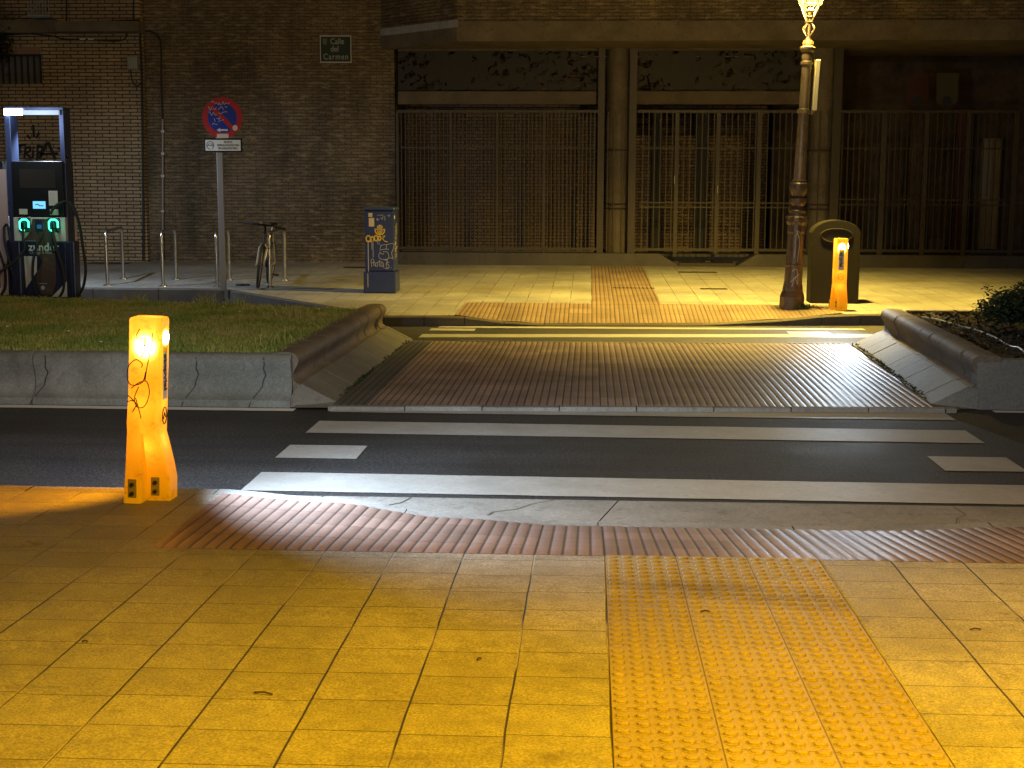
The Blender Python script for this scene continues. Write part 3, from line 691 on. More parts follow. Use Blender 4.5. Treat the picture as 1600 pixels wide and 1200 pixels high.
# --- arcade building
AB = empty('arcade_building', (0, 26, 0), 0, 'dark brown brick building with gated arcade under a concrete overhang', 'building')
xo = at(617, 200, YW).x
yo = 24.35                                             # face of the overhanging upper storeys
zb0 = az(33, yo); zb1 = az(64, yo)
xch0 = at(595, 40, YW).x; xch1 = at(714, 40, yo).x
soff = az(71, YW)
wd_ = MB().box(xe + .002, xo, YW, 27.4, -.1, 9)
loc(wd_, AB).build('wall', M['brick_dark'], AB)
up = MB().prism([(xch0, YW - .001), (xch1, yo), (26, yo), (26, 27.3), (xch0, 27.3)], lambda x, y: (x, y, zb0), lambda x, y: (x, y, 9))
up.v = [tuple(p) for p in up.v]; loc(up, AB).build('upper_wall', M['brick_dark'], AB)
bn = MB().prism([(xch0 + .005, YW - .02), (xch1 + .0, yo - .03), (26, yo - .03), (26, 27.2), (xch0 + .005, 27.2)], lambda x, y: (x, y, zb1), lambda x, y: (x, y, zb0 - .002))
loc(bn, AB).build('concrete_band', M['conc_dark'], AB)
ed = MB().prism([(xch0 - .01, YW - .05), (xch1 - .0, yo - .06), (xch1 + .02, yo - .02), (xch0, YW - .02)], lambda x, y: (x, y, zb0 - .10), lambda x, y: (x, y, zb0 + .03))
loc(ed, AB).build('pale_edge', M['conc_light'], AB)
# plinth and floor behind the gates
pz = az(396, 25.3); pf = 25.36
xg0, xg1 = at(1030, 410, pf).x, at(1182, 410, pf).x
pl = MB().box(xo + .002, xg0, pf, 25.98, -.05, pz).box(xg1, 26, pf, 25.98, -.05, pz)
pl.prism([(xg0, pz), (xg0 + .38, fzp(pf)), (xg0 + .38, -.05), (xg0, -.05)], lambda x, z: (x, pf, z), lambda x, z: (x, 25.98, z))
pl.prism([(xg1, pz), (xg1 - .38, fzp(pf)), (xg1 - .38, -.05), (xg1, -.05)], lambda x, z: (x, pf, z), lambda x, z: (x, 25.98, z))
loc(pl, AB).build('plinth', M['plinth'], AB)
vg = MB(); n = 26
for i in range(n): a = lerp(xg0 + .38, xg1 - .38, i / n); vg.box(a, a + .02, pf + .05, pf + .5, fzp(pf) + .05 + .0, fzp(pf) + .07)
vg.box(xg0 + .38, xg1 - .38, pf, pf + .03, fzp(pf) - .01, fzp(pf) + .06); vg.box(lerp(xg0, xg1, .5) - .05, lerp(xg0, xg1, .5) + .05, pf + .03, pf + .5, fzp(pf) + .075, fzp(pf) + .1)
loc(vg, AB).build('step_grating', M['grate'], AB)
loc(MB().box(xo + .002, 26, 25.98, 31, pz - .3, pz - .03), AB).build('floor', M['plinth'], AB)
# inner walls
xi = at(1165, 300, 27.0).x
loc(MB().box(xo + .1, at(905, 300, 26.6).x, 26.6, 26.8, pz - .1, soff), AB).build('inner_wall', M['brick_back'], AB)
loc(MB().box(at(1000, 300, 28).x - 2.0, xi + .6, 28.0, 28.2, pz - .1, soff), AB).build('inner_wall', M['brick_back'], AB)
dk = m_conc('dark_render', (.13, .09, .06), .9, .5)
loc(MB().box(xi + .6, 26, 28.6, 28.8, pz - .1, 6).box(xi + .5, xi + .6, 28.0, 30.6, pz - .1, 6).box(xo + .01, 26, 27.4, 31, soff + .35, soff + .5), AB).build('rear_wall', dk, AB)
loc(MB().box(at(992, 300, 26.7).x, at(1158, 300, 26.7).x, 26.7, 26.8, pz - .1, az(212, 26.7)), AB).build('inner_wall', M['brick_back'], AB)
iz = lambda x0, x1, y0, y1, Y, m, nm: loc(MB().box(at(x0, 300, Y).x, at(x1, 300, Y).x, Y, Y + .12, az(y1, Y), az(y0, Y)), AB).build(nm, m, AB)
iz(1018, 1033, 165, 392, 26.5, M['blackmat'], 'inner_pillar'); iz(1086, 1104, 165, 392, 26.5, M['blackmat'], 'inner_pillar'); iz(901, 930, 180, 392, 26.3, M['brick_back'], 'inner_pillar')
iz(1532, 1562, 215, 385, 28.3, mat('pale_inner_panel', (.35, .31, .24), .8), 'inner_panel')
iz(1418, 1445, 190, 392, 28.0, dk, 'inner_pillar'); iz(1490, 1512, 170, 392, 28.1, mat('red_inner_panel', (.12, .04, .03), .8), 'inner_panel')
iz(1455, 1480, 370, 398, 28.0, mat('inner_box', (.14, .11, .08), .8), 'inner_box')
# columns, with flat steel posts either side of each
def column(xc, wpx):
    r = wpx * .012 / 2; X = at(xc, 300, 25.9).x
    c_ = MB().lathe([(r, pz), (r, az(170, 25.9)), (r * 1.05, az(170, 25.9) + .01), (r * 1.05, soff + .02)], 28, (X, 25.9, 0)); loc(c_, AB).build('column', M['conc_dark'], AB, smooth=True)
    pr = MB()
    for k in range(4): a = R(215 + k * 37); pr.box(X + r * 1.1 * math.cos(a) - .012, X + r * 1.1 * math.cos(a) + .012, 25.9 + r * 1.1 * math.sin(a) - .012, 25.9 + r * 1.1 * math.sin(a) + .012, pz + .02, az(175, 25.9))
    for y in (235, 318, 325): 
        pr.tube([(X + r * 1.14 * math.cos(R(t)), 25.9 + r * 1.14 * math.sin(R(t)), az(y, 25.9)) for t in range(180, 361, 20)], .012, 6)
    loc(pr, AB).build('column_guard', M['steel_brown'], AB, smooth=True)
column(965, 36); column(1281, 38)
# gates: one thing per bay
def gate(x0, x1, posts, label, mid=(316, 323), barpx=9.2, frieze=None, fr_label=None):
    Y = 25.62; X0, X1 = at(x0, 300, Y).x, at(x1, 300, Y).x; zb = az(391, Y); zt = az(172, Y)
    root = empty('metal_gate', ((X0 + X1) / 2, Y, pz), 0, label, 'gate', 'gates closing the arcade bays')
    fr = MB().box(X0, X1, Y - .03, Y + .03, zt - .05, zt).box(X0, X1, Y - .03, Y + .03, zb - .0, zb + .05)
    for p in (231,) + tuple(mid): fr.box(X0 + .06, X1 - .06, Y - .012, Y + .018, az(p, Y) - .012, az(p, Y) + .012)
    loc(fr, root).build('rail', M['steel_brown'], root)
    for p, wpx in posts:
        c = at(p, 300, Y).x; w_ = wpx * .0119 / 2
        loc(MB().box(c - w_, c + w_, Y - .045, Y + .045, pz, zt - .05 if wpx < 8 else (zt + .0 if wpx < 10 else soff)), root).build('post', M['steel_brown'], root)
    bars = MB(); n = int((x1 - x0) / barpx)
    for i in range(1, n):
        a = lerp(X0, X1, i / n)
        if any(abs(a - at(p, 300, Y).x) < wpx * .007 for p, wpx in posts): continue
        bars.box(a - .009, a + .009, Y - .009, Y + .009, zb + .05, zt - .05)
    loc(bars, root).build('bars', M['steel_brown'], root)
    return root
gate(622, 934, [(622, 4), (705, 4), (777, 4), (850, 4), (938, 10)], 'wide gate of close vertical bars in the left bay behind the blue mailbox', (393,), 6.0)
gt2 = gate(994, 1262, [(987, 11), (1056, 6), (1120, 6), (1184, 7)], 'barred double gate in the middle bay between the round column and lamp post')
for hx, hy in ((1054, 281), (1121, 296)):
    q = at(hx, hy, 25.55); MB().box(-.008, .008, -.02, .02, -.07, .07).build('handle', M['galv'], gt2, loc=q - gt2.location)
gate(1304, 1700, [(1303, 13), (1377, 8), (1443, 7), (1508, 7), (1582, 8), (1655, 8)], 'dark barred gate in the right bay behind the litter bin', (310, 318))
def frieze(x0, x1, label):
    Y = 25.66; root = empty('perforated_screen', (at((x0 + x1) / 2, 110, Y).x, Y, az(140, Y)), 0, label, 'screen', 'perforated screens over the gates')
    X0, X1 = at(x0, 110, Y).x, at(x1, 110, Y).x
    loc(MB().box(X0, X1, Y, Y + .006, az(141, Y), az(80, Y)), root).build('panel', M['perf'], root)
    loc(MB().box(X0, X1, Y - .03, Y + .03, az(80, Y) + .002, az(75, Y)).box(X0, X1, Y - .05, Y + .12, az(163, Y), az(143, Y)), root).build('beam', M['beam'], root)
    return root
frieze(622, 932, 'bronze screen with leaf shaped cutouts over the left gate'); frieze(994, 1262, 'dark perforated screen over the middle gate')
# banners inside right bay
for i, (x0, x1, lab, c) in enumerate(((1418, 1452, 'faint reddish pointed banner hanging left inside the dark right bay', (.10, .045, .03)), (1464, 1498, 'faint brown pointed banner with dark drop shape inside the right bay', (.10, .085, .05)))):
    Y = 27.2; a, b = at(x0, 120, Y).x, at(x1, 120, Y).x; t, u = az(115, Y), az(160, Y)
    bo = empty('banner', ((a + b) / 2, Y, u - .1), 0, lab, 'banner', 'banners inside the arcade')
    loc(MB().prism([(a, t), (b, t), (b, u), ((a + b) / 2, u - .09), (a, u)], lambda x, z: (x, Y, z), lambda x, z: (x, Y + .01, z)), bo).build('cloth', mat('banner_cloth', c, .9), bo)
    loc(MB().prism(arc((a + b) / 2, u + .02, .09, .10, 0, 350, 14), lambda x, z: (x, Y - .006, z), lambda x, z: (x, Y - .002, z)), bo).build('emblem', M['ink'], bo)
# street name plate
pc = at(525, 77, YW); SP = empty('street_name_plate', (pc.x, YW - .03, pc.z), 0, 'small dark green street name plate on the brown brick wall', 'street sign')
MB().box(-.275, .275, 0, .02, -.225, .225).build('plate', M['plate_green'], SP)
MB().box(-.29, .29, -.012, .022, .225, .245).box(-.29, .29, -.012, .022, -.245, -.225).box(-.29, -.275, -.012, .022, -.225, .225).box(.275, .29, -.012, .022, -.225, .225).build('frame', M['alu'], SP)
text('Calle', .15, (.03, -.004, .135), M['plate_text'], SP, sx=.85, bold=.001); text('del', .15, (-.02, -.004, -.0), M['plate_text'], SP, sx=.85, bold=.001); text('Carmen', .15, (0, -.004, -.14), M['plate_text'], SP, sx=.82, space=1.2, bold=.001)
cs = MB().prism([(-.24, .19), (-.16, .19), (-.16, .10), (-.2, .07), (-.24, .10)], lambda x, z: (x, -.004, z), lambda x, z: (x, -.001, z)); cs.build('crest', mat('crest_paint', (.12, .12, .09), .6), SP)
# graffiti tag on tan wall
GY = 25.574; gr = MB()
def gl(pts, w=.045):
    gr.ribbon([((at(x, y, GY)).xz) for x, y in pts], w, GY)
gl([(22, 229), (40, 226)]); gl([(31, 228), (29, 247)]); gl([(38, 247), (40, 231), (47, 230), (47, 236), (40, 239), (48, 247)]); gl([(52, 236), (51, 246)]); gl([(52, 230), (53, 231)])
gl([(58, 250), (59, 228), (66, 229), (66, 236), (59, 239)]); gl([(62, 247), (72, 226), (76, 224), (86, 248)], .06); gl([(64, 241), (90, 240)], .05); gl([(24, 238), (33, 237)])
gl([(52, 196), (53, 213)]); gl([(43, 212), (47, 216)]); gl([(61, 208), (57, 215)]); gl([(18, 246), (21, 243)]); gl([(91, 231), (93, 233)]); gl([(44, 251), (50, 251)]); gl([(64, 252), (70, 250)])
tag(gr.build('graffiti', M['graf_black']), 'black sprayed graffiti tag on the tan brick wall above the charger', 'graffiti')
# cables
def cable(pts, r, label, m=M['blackmat'], Y=25.5, grp='cables strung across the brick walls'):
    P = bez([at(x, y, yy if (yy := (p[2] if len(p) > 2 else Y)) else Y) for p in pts for x, y in (p[:2],)])
    return tag(MB().tube(P, r, 7).build('cable', m, smooth=True), label, 'cable', grp)
cable([(-20, 56), (40, 52), (90, 48), (150, 49), (219, 49)], .018, 'thick black cable running level under the ledge on the tan wall')
cable([(216, 30), (221, 45), (219, 60), (221, 100), (222, 150), (223, 240), (224, 330), (224, 406)], .022, 'thick black cable dropping down the corner of the tan brick wall')
cable([(222, 48, 25.65), (238, 50, 25.68), (249, 60, 25.68), (252, 80, 25.68), (252, 130, 25.68), (254, 186, 25.68)], .018, 'black cable curving over onto the brown wall and down to conduit')
cable([(40, 52), (80, 56), (100, 61), (140, 62), (180, 64), (196, 60), (197, 50)], .012, 'thin cable sagging below the ledge with white clips')
cable([(204, 108), (206, 124), (212, 134), (220, 130), (222, 115)], .012, 'thin cable looping under the small grey junction box')
cable([(100, 48), (130, 36), (180, 33), (216, 31)], .014, 'cable lying along the front of the dark ledge')
cable([(104, -5), (104, 30), (103, 46)], .014, 'thin vertical cable coming down onto the ledge from above')
cable([(209, -5), (209, 30), (216, 36)], .016, 'cable coming down beside the wall corner at the top')
cp = empty('conduit', at(254, 406, 25.68), 0, 'slim grey vertical conduit on the brown wall left of the round sign', 'pipe')
t_ = at(254, 186, 25.68); MB().tube([Vector((0, 0, -.1)), t_ - cp.location], .022, 8).build('pipe', M['galv'], cp, smooth=True)
for y in (205, 240, 275, 330): q = at(254, y, 25.66) - cp.location; MB().box(q.x - .03, q.x + .03, q.y, q.y + .07, q.z - .02, q.z + .02).build('clip', M['alu'], cp)
q = at(227, 406, 25.70); q2 = at(226, 186, 25.70)
tag(MB().tube([q, q2], .014, 7).build('wall_pipe', M['galv'], smooth=True), 'thin pale pipe in the joint between tan and brown walls', 'pipe')
jb = at(207, 98, 25.5); J = empty('junction_box', jb, 0, 'small pale grey junction box high on the tan wall corner', 'junction box')
MB().box(-.095, .095, -.02, .08, -.12, .12).build('case', M['box_grey'], J, bevel=.008); MB().box(-.075, .075, -.028, -.0195, -.10, .10).build('lid', M['box_grey'], J, bevel=.004)
for x, lab in ((129, 'left of two small white connectors on the sagging cable under the ledge'), (142, 'right of two small white connectors on the sagging cable under the ledge')):
    q = at(x, 61, 25.45); tag(MB().tube([q + Vector((-.05, 0, 0)), q + Vector((.05, 0, 0))], .016, 7).build('cable_connector', M['sign_white'], smooth=True), lab, 'connector', 'cable connectors')

# ================================================================== STREET FURNITURE
# ---- smart crossing bollard (LED face = local +X)
def make_bollard(name, loc_, rz, label, tilt=(0, 0, 0)):
    root = empty(name, loc_, rz, label, 'bollard', 'glowing yellow crossing bollards'); root.rotation_euler = (tilt[0], tilt[1], rz)
    b = MB()
    def sect(cx, cy, hx, hy, z, c):
        return [(cx + sx * (hx - (c if k else 0)), cy + sy * (hy - (0 if k else c)), z) for sx, sy, ks in ((-1, -1, (0, 1)), (1, -1, (1, 0)), (1, 1, (0, 1)), (-1, 1, (1, 0))) for k in ks]
    rings = [sect(-.006, 0, .080, .082, .345, .012), sect(-.006, 0, .082, .084, .40, .014), sect(0, 0, .081, .083, .55, .018), sect(.004, 0, .0825, .083, .75, .022), sect(.006, 0, .083, .083, .918, .024), sect(.006, 0, .078, .078, .930, .026)]
    vs = [p for r_ in rings for p in r_]; n = 8; fs = [(i * n + k, i * n + (k + 1) % n, (i + 1) * n + (k + 1) % n, (i + 1) * n + k) for i in range(len(rings) - 1) for k in range(n)] + [tuple((len(rings) - 1) * n + k for k in range(n))]
    b.add(vs, fs)
    for sgn, bot in ((-1, (-.046, -.055, .046, .045)), (1, (.062, .03, .062, .05))):
        top = (-.006 + sgn * .040, 0, .0395, .082)
        rg = []
        for t0, z in ((0, .345), (.2, .28), (.45, .19), (.7, .11), (1, 0.002)):
            t = min(1, t0 / .62) if sgn > 0 else t0
            rg.append(sect(lerp(top[0], bot[0], t), lerp(top[1], bot[1], t), lerp(top[2], bot[2], t), lerp(top[3], bot[3] + .015, t ** .7), z, .008))
        vs = [p for r_ in rg for p in r_]; b.add(vs, [(i * n + k, i * n + (k + 1) % n, (i + 1) * n + (k + 1) % n, (i + 1) * n + k) for i in range(4) for k in range(n)])
    sh = b.build('shell', M['shell'], root, smooth=True, bevel=.006)
    # LED lens and strip on the +X face
    MB().tube([(.083, 0, .83), (.094, 0, .83)], .034, 20).build('led_lens', M['ledwhite'], root, smooth=True)
    MB().tube([(0, .083, .83), (0, .094, .83)], .03, 20).build('added_rear_lens', M['ledwhite'], root, smooth=True)  # added glowing disc on the road side, goes with the rear fill spot
    st = MB().box(.0835, .0865, -.034, .034, .52, .79).build('reflective_strip', M['sign_white'], root, bevel=.001)
    text('stepvial', .062, (.0875, 0, .655), M['ink'], root, 'strip_lettering', rot=(PI / 2, PI / 2, PI / 2), bold=.0022)
    ring = MB(); p = arc(0, .435, .034, .042, 0, 360, 24)
    for a, b_ in zip(p[:-1], p[1:]): ring.tube([(.0835, a[0], a[1]), (.0835, b_[0], b_[1])], .003, 5)
    ring.tube([(.0835, -.02, .42), (.0835, 0, .45), (.0835, .018, .425)], .003, 5); ring.build('round_emblem', M['ink'], root)
    for x, yy in ((-.046, -.112), (.048, -.040)):
        MB().box(x - .022, x + .022, yy - .003, yy + .004, .03, .125).build('bolt_pad', mat('bolt_pad_plastic', (.42, .32, .06), .6), root, bevel=.004)
        for z in (.052, .098): MB().tube([(x, yy - .012, z), (x, yy + .002, z)], .0105, 12).build('bolt', M['ink'], root, smooth=True)
    return root
NB = make_bollard('crossing_bollard', (-2.222, 6.72, .154), 0, 'near glowing yellow bollard on the front pavement with scribbled loops', (0, .034, 0))
sc_ = MB()
def bl(pts, w=.0048):
    P = [Vector(((x - 223) * .00300, (788 - y) * .00312)) for x, y in pts]; sc_.ribbon(bez(P, 6), w, -.0862)
bl([(218, 507), (212, 520), (222, 522), (228, 524), (225, 540), (221, 552)]); bl([(227, 520), (225, 534)]); bl([(239, 513), (238, 530), (228, 578), (227, 588), (229, 575)])
bl([(228, 575), (222, 592), (204, 597), (197, 585), (200, 566), (212, 556), (222, 562), (221, 568)]); bl([(204, 602), (218, 592), (230, 591), (234, 610), (226, 630), (214, 632), (209, 618), (216, 600)])
bl([(197, 624), (206, 622), (212, 628), (206, 640)]); bl([(211, 618), (216, 634), (220, 650)]); bl([(198, 614), (210, 624), (213, 632)])
sc_.build('scribble', M['marker'], NB)
FB = make_bollard('crossing_bollard', (at(1311, 484, 18.1).x, 18.15, .155), R(-90), 'far glowing yellow bollard in front of the rounded grey litter bin')
for k, (B_, fl) in enumerate(((NB, LIGHTS['bol']), (FB, LIGHTS['fbol']))):
    bpy.context.view_layer.update(); mw = B_.matrix_world
    sp_ = lamp('bollard_led', 'SPOT', mw @ Vector((.125, 0, .83)), LED, fl, .03, size=136 if k == 0 else 86, blend=.8)
    dv = Vector((1, .32, -.30)) if k == 0 else Vector((-.46, -1, -.26))
    sp_.rotation_euler = dv.to_track_quat('-Z', 'Y').to_euler()
    lamp('bollard_inner_light', 'POINT', mw @ Vector((0, 0, .74)), (1, .85, .5), LIGHTS['inner'] * .22, .03)
    hot = lamp('bollard_module_light', 'SPOT', mw @ (Vector((.01, -.005, .79)) if k == 0 else Vector((.02, 0, .80))), (1, .97, .92), LIGHTS['inner'] * 16, .012, size=88, blend=1.0)
    hot.rotation_euler = (mw.to_3x3() @ Vector((0, -1, 0) if k == 0 else (1, 0, -.1))).to_track_quat('-Z', 'Y').to_euler()
    if k == 0:
        og = lamp('bollard_side_glow', 'SPOT', mw @ Vector((-.11, .0, .62)), (1, .36, .0), 75, .05, size=125, blend=.6)
        og.rotation_euler = Vector((-1, .45, -.62)).to_track_quat('-Z', 'Y').to_euler()
        rl = lamp('added_rear_fill', 'SPOT', mw @ Vector((0, .125, .83)), LED, LIGHTS['rear_fill'], .03, size=130, blend=.7)  # added cool spot behind the bollard to brighten asphalt and bed wall
        rl.rotation_euler = Vector((-.25, 1, -.3)).to_track_quat('-Z', 'Y').to_euler()
    lamp('bollard_inner_light', 'POINT', mw @ Vector((0, 0, .50)), (1, .75, .35), LIGHTS['inner'] * .28, .02)
    lamp('bollard_leg_light', 'POINT', mw @ Vector((0, 0, .30)), (1, .75, .35), LIGHTS['inner'] * .4, .02)

# ---- ornamental lamp post
S = .00857
def lpz(y): return (480 - y) * S
def make_post(loc_, label, tilt):
    root = empty('street_lamp', loc_, 0, label, 'street lamp', 'cast iron lantern posts'); root.rotation_euler = tilt
    h = lambda wpx: wpx * S / 2
    MB().lathe([(h(38), 0), (h(38), lpz(462)), (h(35), lpz(457)), (h(31), lpz(452)), (h(31), lpz(448))], 8).build('base', M['post_iron'], root)
    MB().lathe([(h(31), lpz(448)), (h(28), lpz(440)), (h(27), lpz(415)), (h(29), lpz(413)), (h(27), lpz(411)), (h(26), lpz(365)), (h(28), lpz(362)), (h(28), lpz(352)), (h(33), lpz(347)), (h(34), lpz(340)), (h(30), lpz(337))], 16, flute=.02, fr=(lpz(410), lpz(366))).build('pedestal', M['post_iron'], root)
    MB().lathe([(h(26), lpz(337)), (h(25), lpz(334)), (h(28), lpz(330)), (h(20), lpz(326)), (h(19), lpz(322)), (h(27), lpz(316)), (h(26), lpz(311)), (h(18), lpz(308)), (h(24), lpz(303)), (h(30), lpz(296)), (h(29), lpz(289)), (h(23), lpz(286)), (h(24), lpz(284)), (h(19), lpz(282))], 24).build('vase_ring', M['post_iron'], root, smooth=True)
    MB().lathe([(h(19), lpz(282)), (h(16), lpz(182)), (h(18), lpz(180)), (h(18), lpz(177)), (h(15.5), lpz(176)), (h(14.5), lpz(112)), (h(19), lpz(110)), (h(19), lpz(107)), (h(15), lpz(105)), (h(17), lpz(98)), (h(14), lpz(93)), (h(19), lpz(92)), (h(24), lpz(88)), (h(24), lpz(85)), (h(16), lpz(83)), (h(16), lpz(77)), (h(10), lpz(73)), (h(6), lpz(70)), (h(6), lpz(30))], 20).build('shaft', M['post_lit'], root, smooth=True)
    orn = MB()
    for y in (48, 40, 31): orn.lathe([(h(4), lpz(y + 4)), (h(15), lpz(y)), (h(4), lpz(y - 4))], 10)
    for k in range(4):
        a = R(45 + 90 * k); c, s = math.cos(a), math.sin(a)
        orn.tube(bez([(h(6) * c, h(6) * s, lpz(68)), (h(20) * c, h(20) * s, lpz(58)), (h(9) * c, h(9) * s, lpz(48)), (h(22) * c, h(22) * s, lpz(36)), (h(36) * c, h(36) * s, lpz(22))]), .011, 6)
    orn.build('bracket', M['post_lit'], root, smooth=True)
    lan = empty('lantern', (0, 0, 0)); lan.parent = root
    z0, z1, z2 = lpz(22), lpz(-58), lpz(-72)
    r0, r1 = h(34), h(68)
    MB().lathe([(r0, z0), (r1, z1)], 6, caps=False).build('glass', M['glass'], lan)
    fr = MB()
    for k in range(6):
        a = 2 * PI * k / 6; fr.tube([(r0 * math.cos(a), r0 * math.sin(a), z0), (r1 * math.cos(a), r1 * math.sin(a), z1)], .008, 5)
        b = 2 * PI * (k + 1) / 6
        for t in (0, .25, 1): rr = lerp(r0, r1, t); z = lerp(z0, z1, t); fr.tube([(rr * math.cos(a), rr * math.sin(a), z), (rr * math.cos(b), rr * math.sin(b), z)], .007, 5)
        fr.tube([(r0 * math.cos(a), r0 * math.sin(a), z0), (0, 0, z0 - .10)], .006, 5)
    fr.build('frame', M['black'], lan)
    MB().lathe([(r1 * 1.08, z1), (r1 * .5, z2 + .1), (.05, z2 + .25), (.02, z2 + .38)], 6).build('roof', M['post_iron'], lan)
    MB().lathe([(.02, z0 + .12), (.05, z0 + .2), (.05, z0 + .32), (.02, z0 + .36)], 12).build('bulb', mat('sodium_bulb', (1, 1, 1), .5, emit=(1, .85, .35), es=30), lan, smooth=True)
    return root
LPl = (at(1237, 480, 18.4).x, 18.42, .145)
LP = make_post(LPl, 'tall ornate cast iron lantern post beside the litter bin across the road', (0, .030, 0))
bx = MB().box(h0 := .072, .072 + .055, -.06, .06, lpz(178), lpz(103)); bx.build('side_panel', mat('pale_post_panel', (.62, .58, .42), .5), LP, bevel=.005).rotation_euler = (0, .012, 0)
MB().lathe([(.09, lpz(183)), (.09, lpz(178))], 14).box(.07, .12, -.015, .015, lpz(184), lpz(179)).build('panel_strap', M['post_lit'], LP)
ps = MB()
for pts in ([(-.03, .30), (.0, .42), (.04, .33), (.02, .52), (-.04, .50)], [(-.05, .36), (.05, .46), (-.02, .40)], [(.02, .62), (.03, .9), (-.01, 1.02), (.04, 1.0)], [(-.02, .68), (-.02, .98)]):
    ps.ribbon(bez([Vector(p) for p in pts]), .008, -.132)
ps.build('sticker_scratches', M['graf_grey'], LP)
# tuft of grass at its foot
def foot(n): return np.c_[LPl[0] + .14 + rng.normal(0, .05, n), LPl[1] - .14 + rng.normal(0, .03, n)]
tag(grass('weed_tuft', 160, foot, .15, .03, .09, M['leaf'], .9, .004), 'weed tuft at the foot of the lamp post', 'weeds', kind='stuff')
LP2 = copy_tree(LP); LP2.location = (1.5, 1.4, .25); LP2['label'] = 'ornate lantern post on the near pavement beside the photographer'
for ch in list(LP2.children):
    if ch.name.startswith(('side_panel', 'panel_strap', 'sticker')): bpy.data.objects.remove(ch)
LP2.rotation_euler = (0, 0, 0)
bpy.context.view_layer.update()
q = LP.matrix_world @ Vector((0, 0, lpz(-20))); lamp('far_lantern_light', 'SPOT', q, (1.0, .68, .11), LIGHTS['far'], .10, rot=Vector((-.15, .16, -1)).to_track_quat('-Z', 'Y').to_euler(), size=128, blend=.8)
lamp('far_lantern_glow', 'POINT', q + Vector((-.32, -.30, -.30)), (1.0, .72, .22), LIGHTS['farwide'], .10)
q = Vector((1.5, 1.5, 4.35))
lamp('near_lantern_light', 'SPOT', q, (1.0, .505, .0), LIGHTS['near'], .12, rot=(R(-2), 0, R(18)), size=142, blend=.9)
lamp('near_forward_fill', 'SPOT', Vector((1.5, 1.5, 4.4)), (1.0, .72, .28), LIGHTS['nearwide'], .12, rot=Vector((-2.6, 10, -3.0)).to_track_quat('-Z', 'Y').to_euler(), size=56, blend=.75)  # added fill aimed forward, brightens road, lawn and bed wall

# ---- litter bin
bxc = at(1303, 470, 18.95); BN = empty('litter_bin', (bxc.x, 19.1, fzp(19.0)), R(0), 'rounded grey litter bin standing behind the far bollard', 'litter bin')
W_ = .325; H_ = 1.13
outl = [(-W_, 0), (-W_, H_ - .17)] + [(W_ * math.cos(R(a)) , H_ - .20 + .20 * math.sin(R(a))) for a in range(170, 9, -10)] + [(W_, H_ - .17), (W_, 0)]
MB().prism(outl, lambda x, z: (x, -.17, z), lambda x, z: (x, .17, z)).build('body', M['bin'], BN, bevel=.03, seg=3)
op = arc(0, H_ - .21, .20, .085, 0, 345, 24)
MB().prism(op, lambda x, z: (x, -.173, z), lambda x, z: (x, -.171, z)).build('opening', M['black'], BN)
rm = MB(); pp = arc(0, H_ - .21, .21, .092, 0, 360, 28); rm.tube([(a, -.175, b) for a, b in pp], .012, 8); rm.build('opening_rim', M['bin'], BN, smooth=True)

# ---- blue mailbox
pb = at(596, 459, 19.9); PB = empty('mailbox', (pb.x - .02, 20.1, fzp(19.95) + .002), 0, 'dark blue street mailbox with yellow horn emblem, drips and graffiti', 'mailbox')
MB().box(-.235, .235, -.24, .22, 0, .31).build('plinth', M['blue'], PB, bevel=.012)
MB().box(-.212, .212, -.215, .20, .312, 1.19).build('body', M['blue'], PB, bevel=.015)
MB().box(-.225, .225, -.228, .212, 1.192, 1.24).build('lid', M['blue_lid'], PB, bevel=.02, seg=3)
def px2(x, y): return Vector(((x - 366) * .001325, (1050 - y) / 870 * 1.235))
yb = -.2175
em = MB(); em.ribbon([px2(320, 395), px2(325, 430), px2(345, 448), px2(375, 452), px2(405, 445), px2(422, 425), px2(425, 400)], .018, yb)
em.ribbon([px2(320, 395), px2(345, 400)], .014, yb); em.ribbon([px2(425, 400), px2(400, 402)], .014, yb); em.ribbon([px2(x, y) for x, y in arc(373, 418, 24, 22, 0, 340, 16)], .012, yb); em.ribbon([px2(x, y) for x, y in arc(375, 420, 9, 9, 0, 340, 10)], .010, yb)
em.build('horn_emblem', M['yellow_ink'], PB)
cwn = MB(); cwn.ribbon([px2(345, 385), px2(400, 385)], .014, yb); cwn.ribbon([px2(x, y) for x, y in arc(373, 378, 28, -18, 0, 180, 12)], .010, yb); cwn.ribbon([px2(360, 380), px2(364, 365), px2(373, 372), px2(382, 365), px2(388, 380)], .008, yb); cwn.ribbon([px2(373, 362), px2(373, 352)], .008, yb)
cwn.build('crown_emblem', mat('crown_ink', (.60, .48, .22), .6), PB)
yg = MB()
for a in (arc(245, 495, 24, 30, 0, 360), arc(290, 500, 16, 24, 150, 400), arc(330, 490, 18, 28, 60, 420), arc(368, 490, 14, 22, 0, 360)): yg.ribbon([px2(*p) for p in a], .018, yb - .0006)
yg.ribbon([px2(400, 470), px2(430, 465), px2(400, 495), px2(425, 520), px2(455, 528)], .010, yb - .0006); yg.ribbon([px2(225, 520), px2(280, 525)], .02, yb - .0006); yg.build('yellow_graffiti', M['yellow_ink'], PB)
dg = MB()
for x, y0, y1, w_ in ((242, 520, 990, .012), (282, 520, 605, .007), (295, 520, 685, .008), (345, 500, 550, .006), (362, 500, 555, .006), (405, 845, 880, .008)): dg.ribbon([px2(x, y0), px2(x + 1, y1)], w_, yb - .001)
dg.ribbon([px2(238, 850), px2(238, 990)], .010, -.2425); dg.build('paint_drips', M['graf_grey'], PB)
wg = MB()
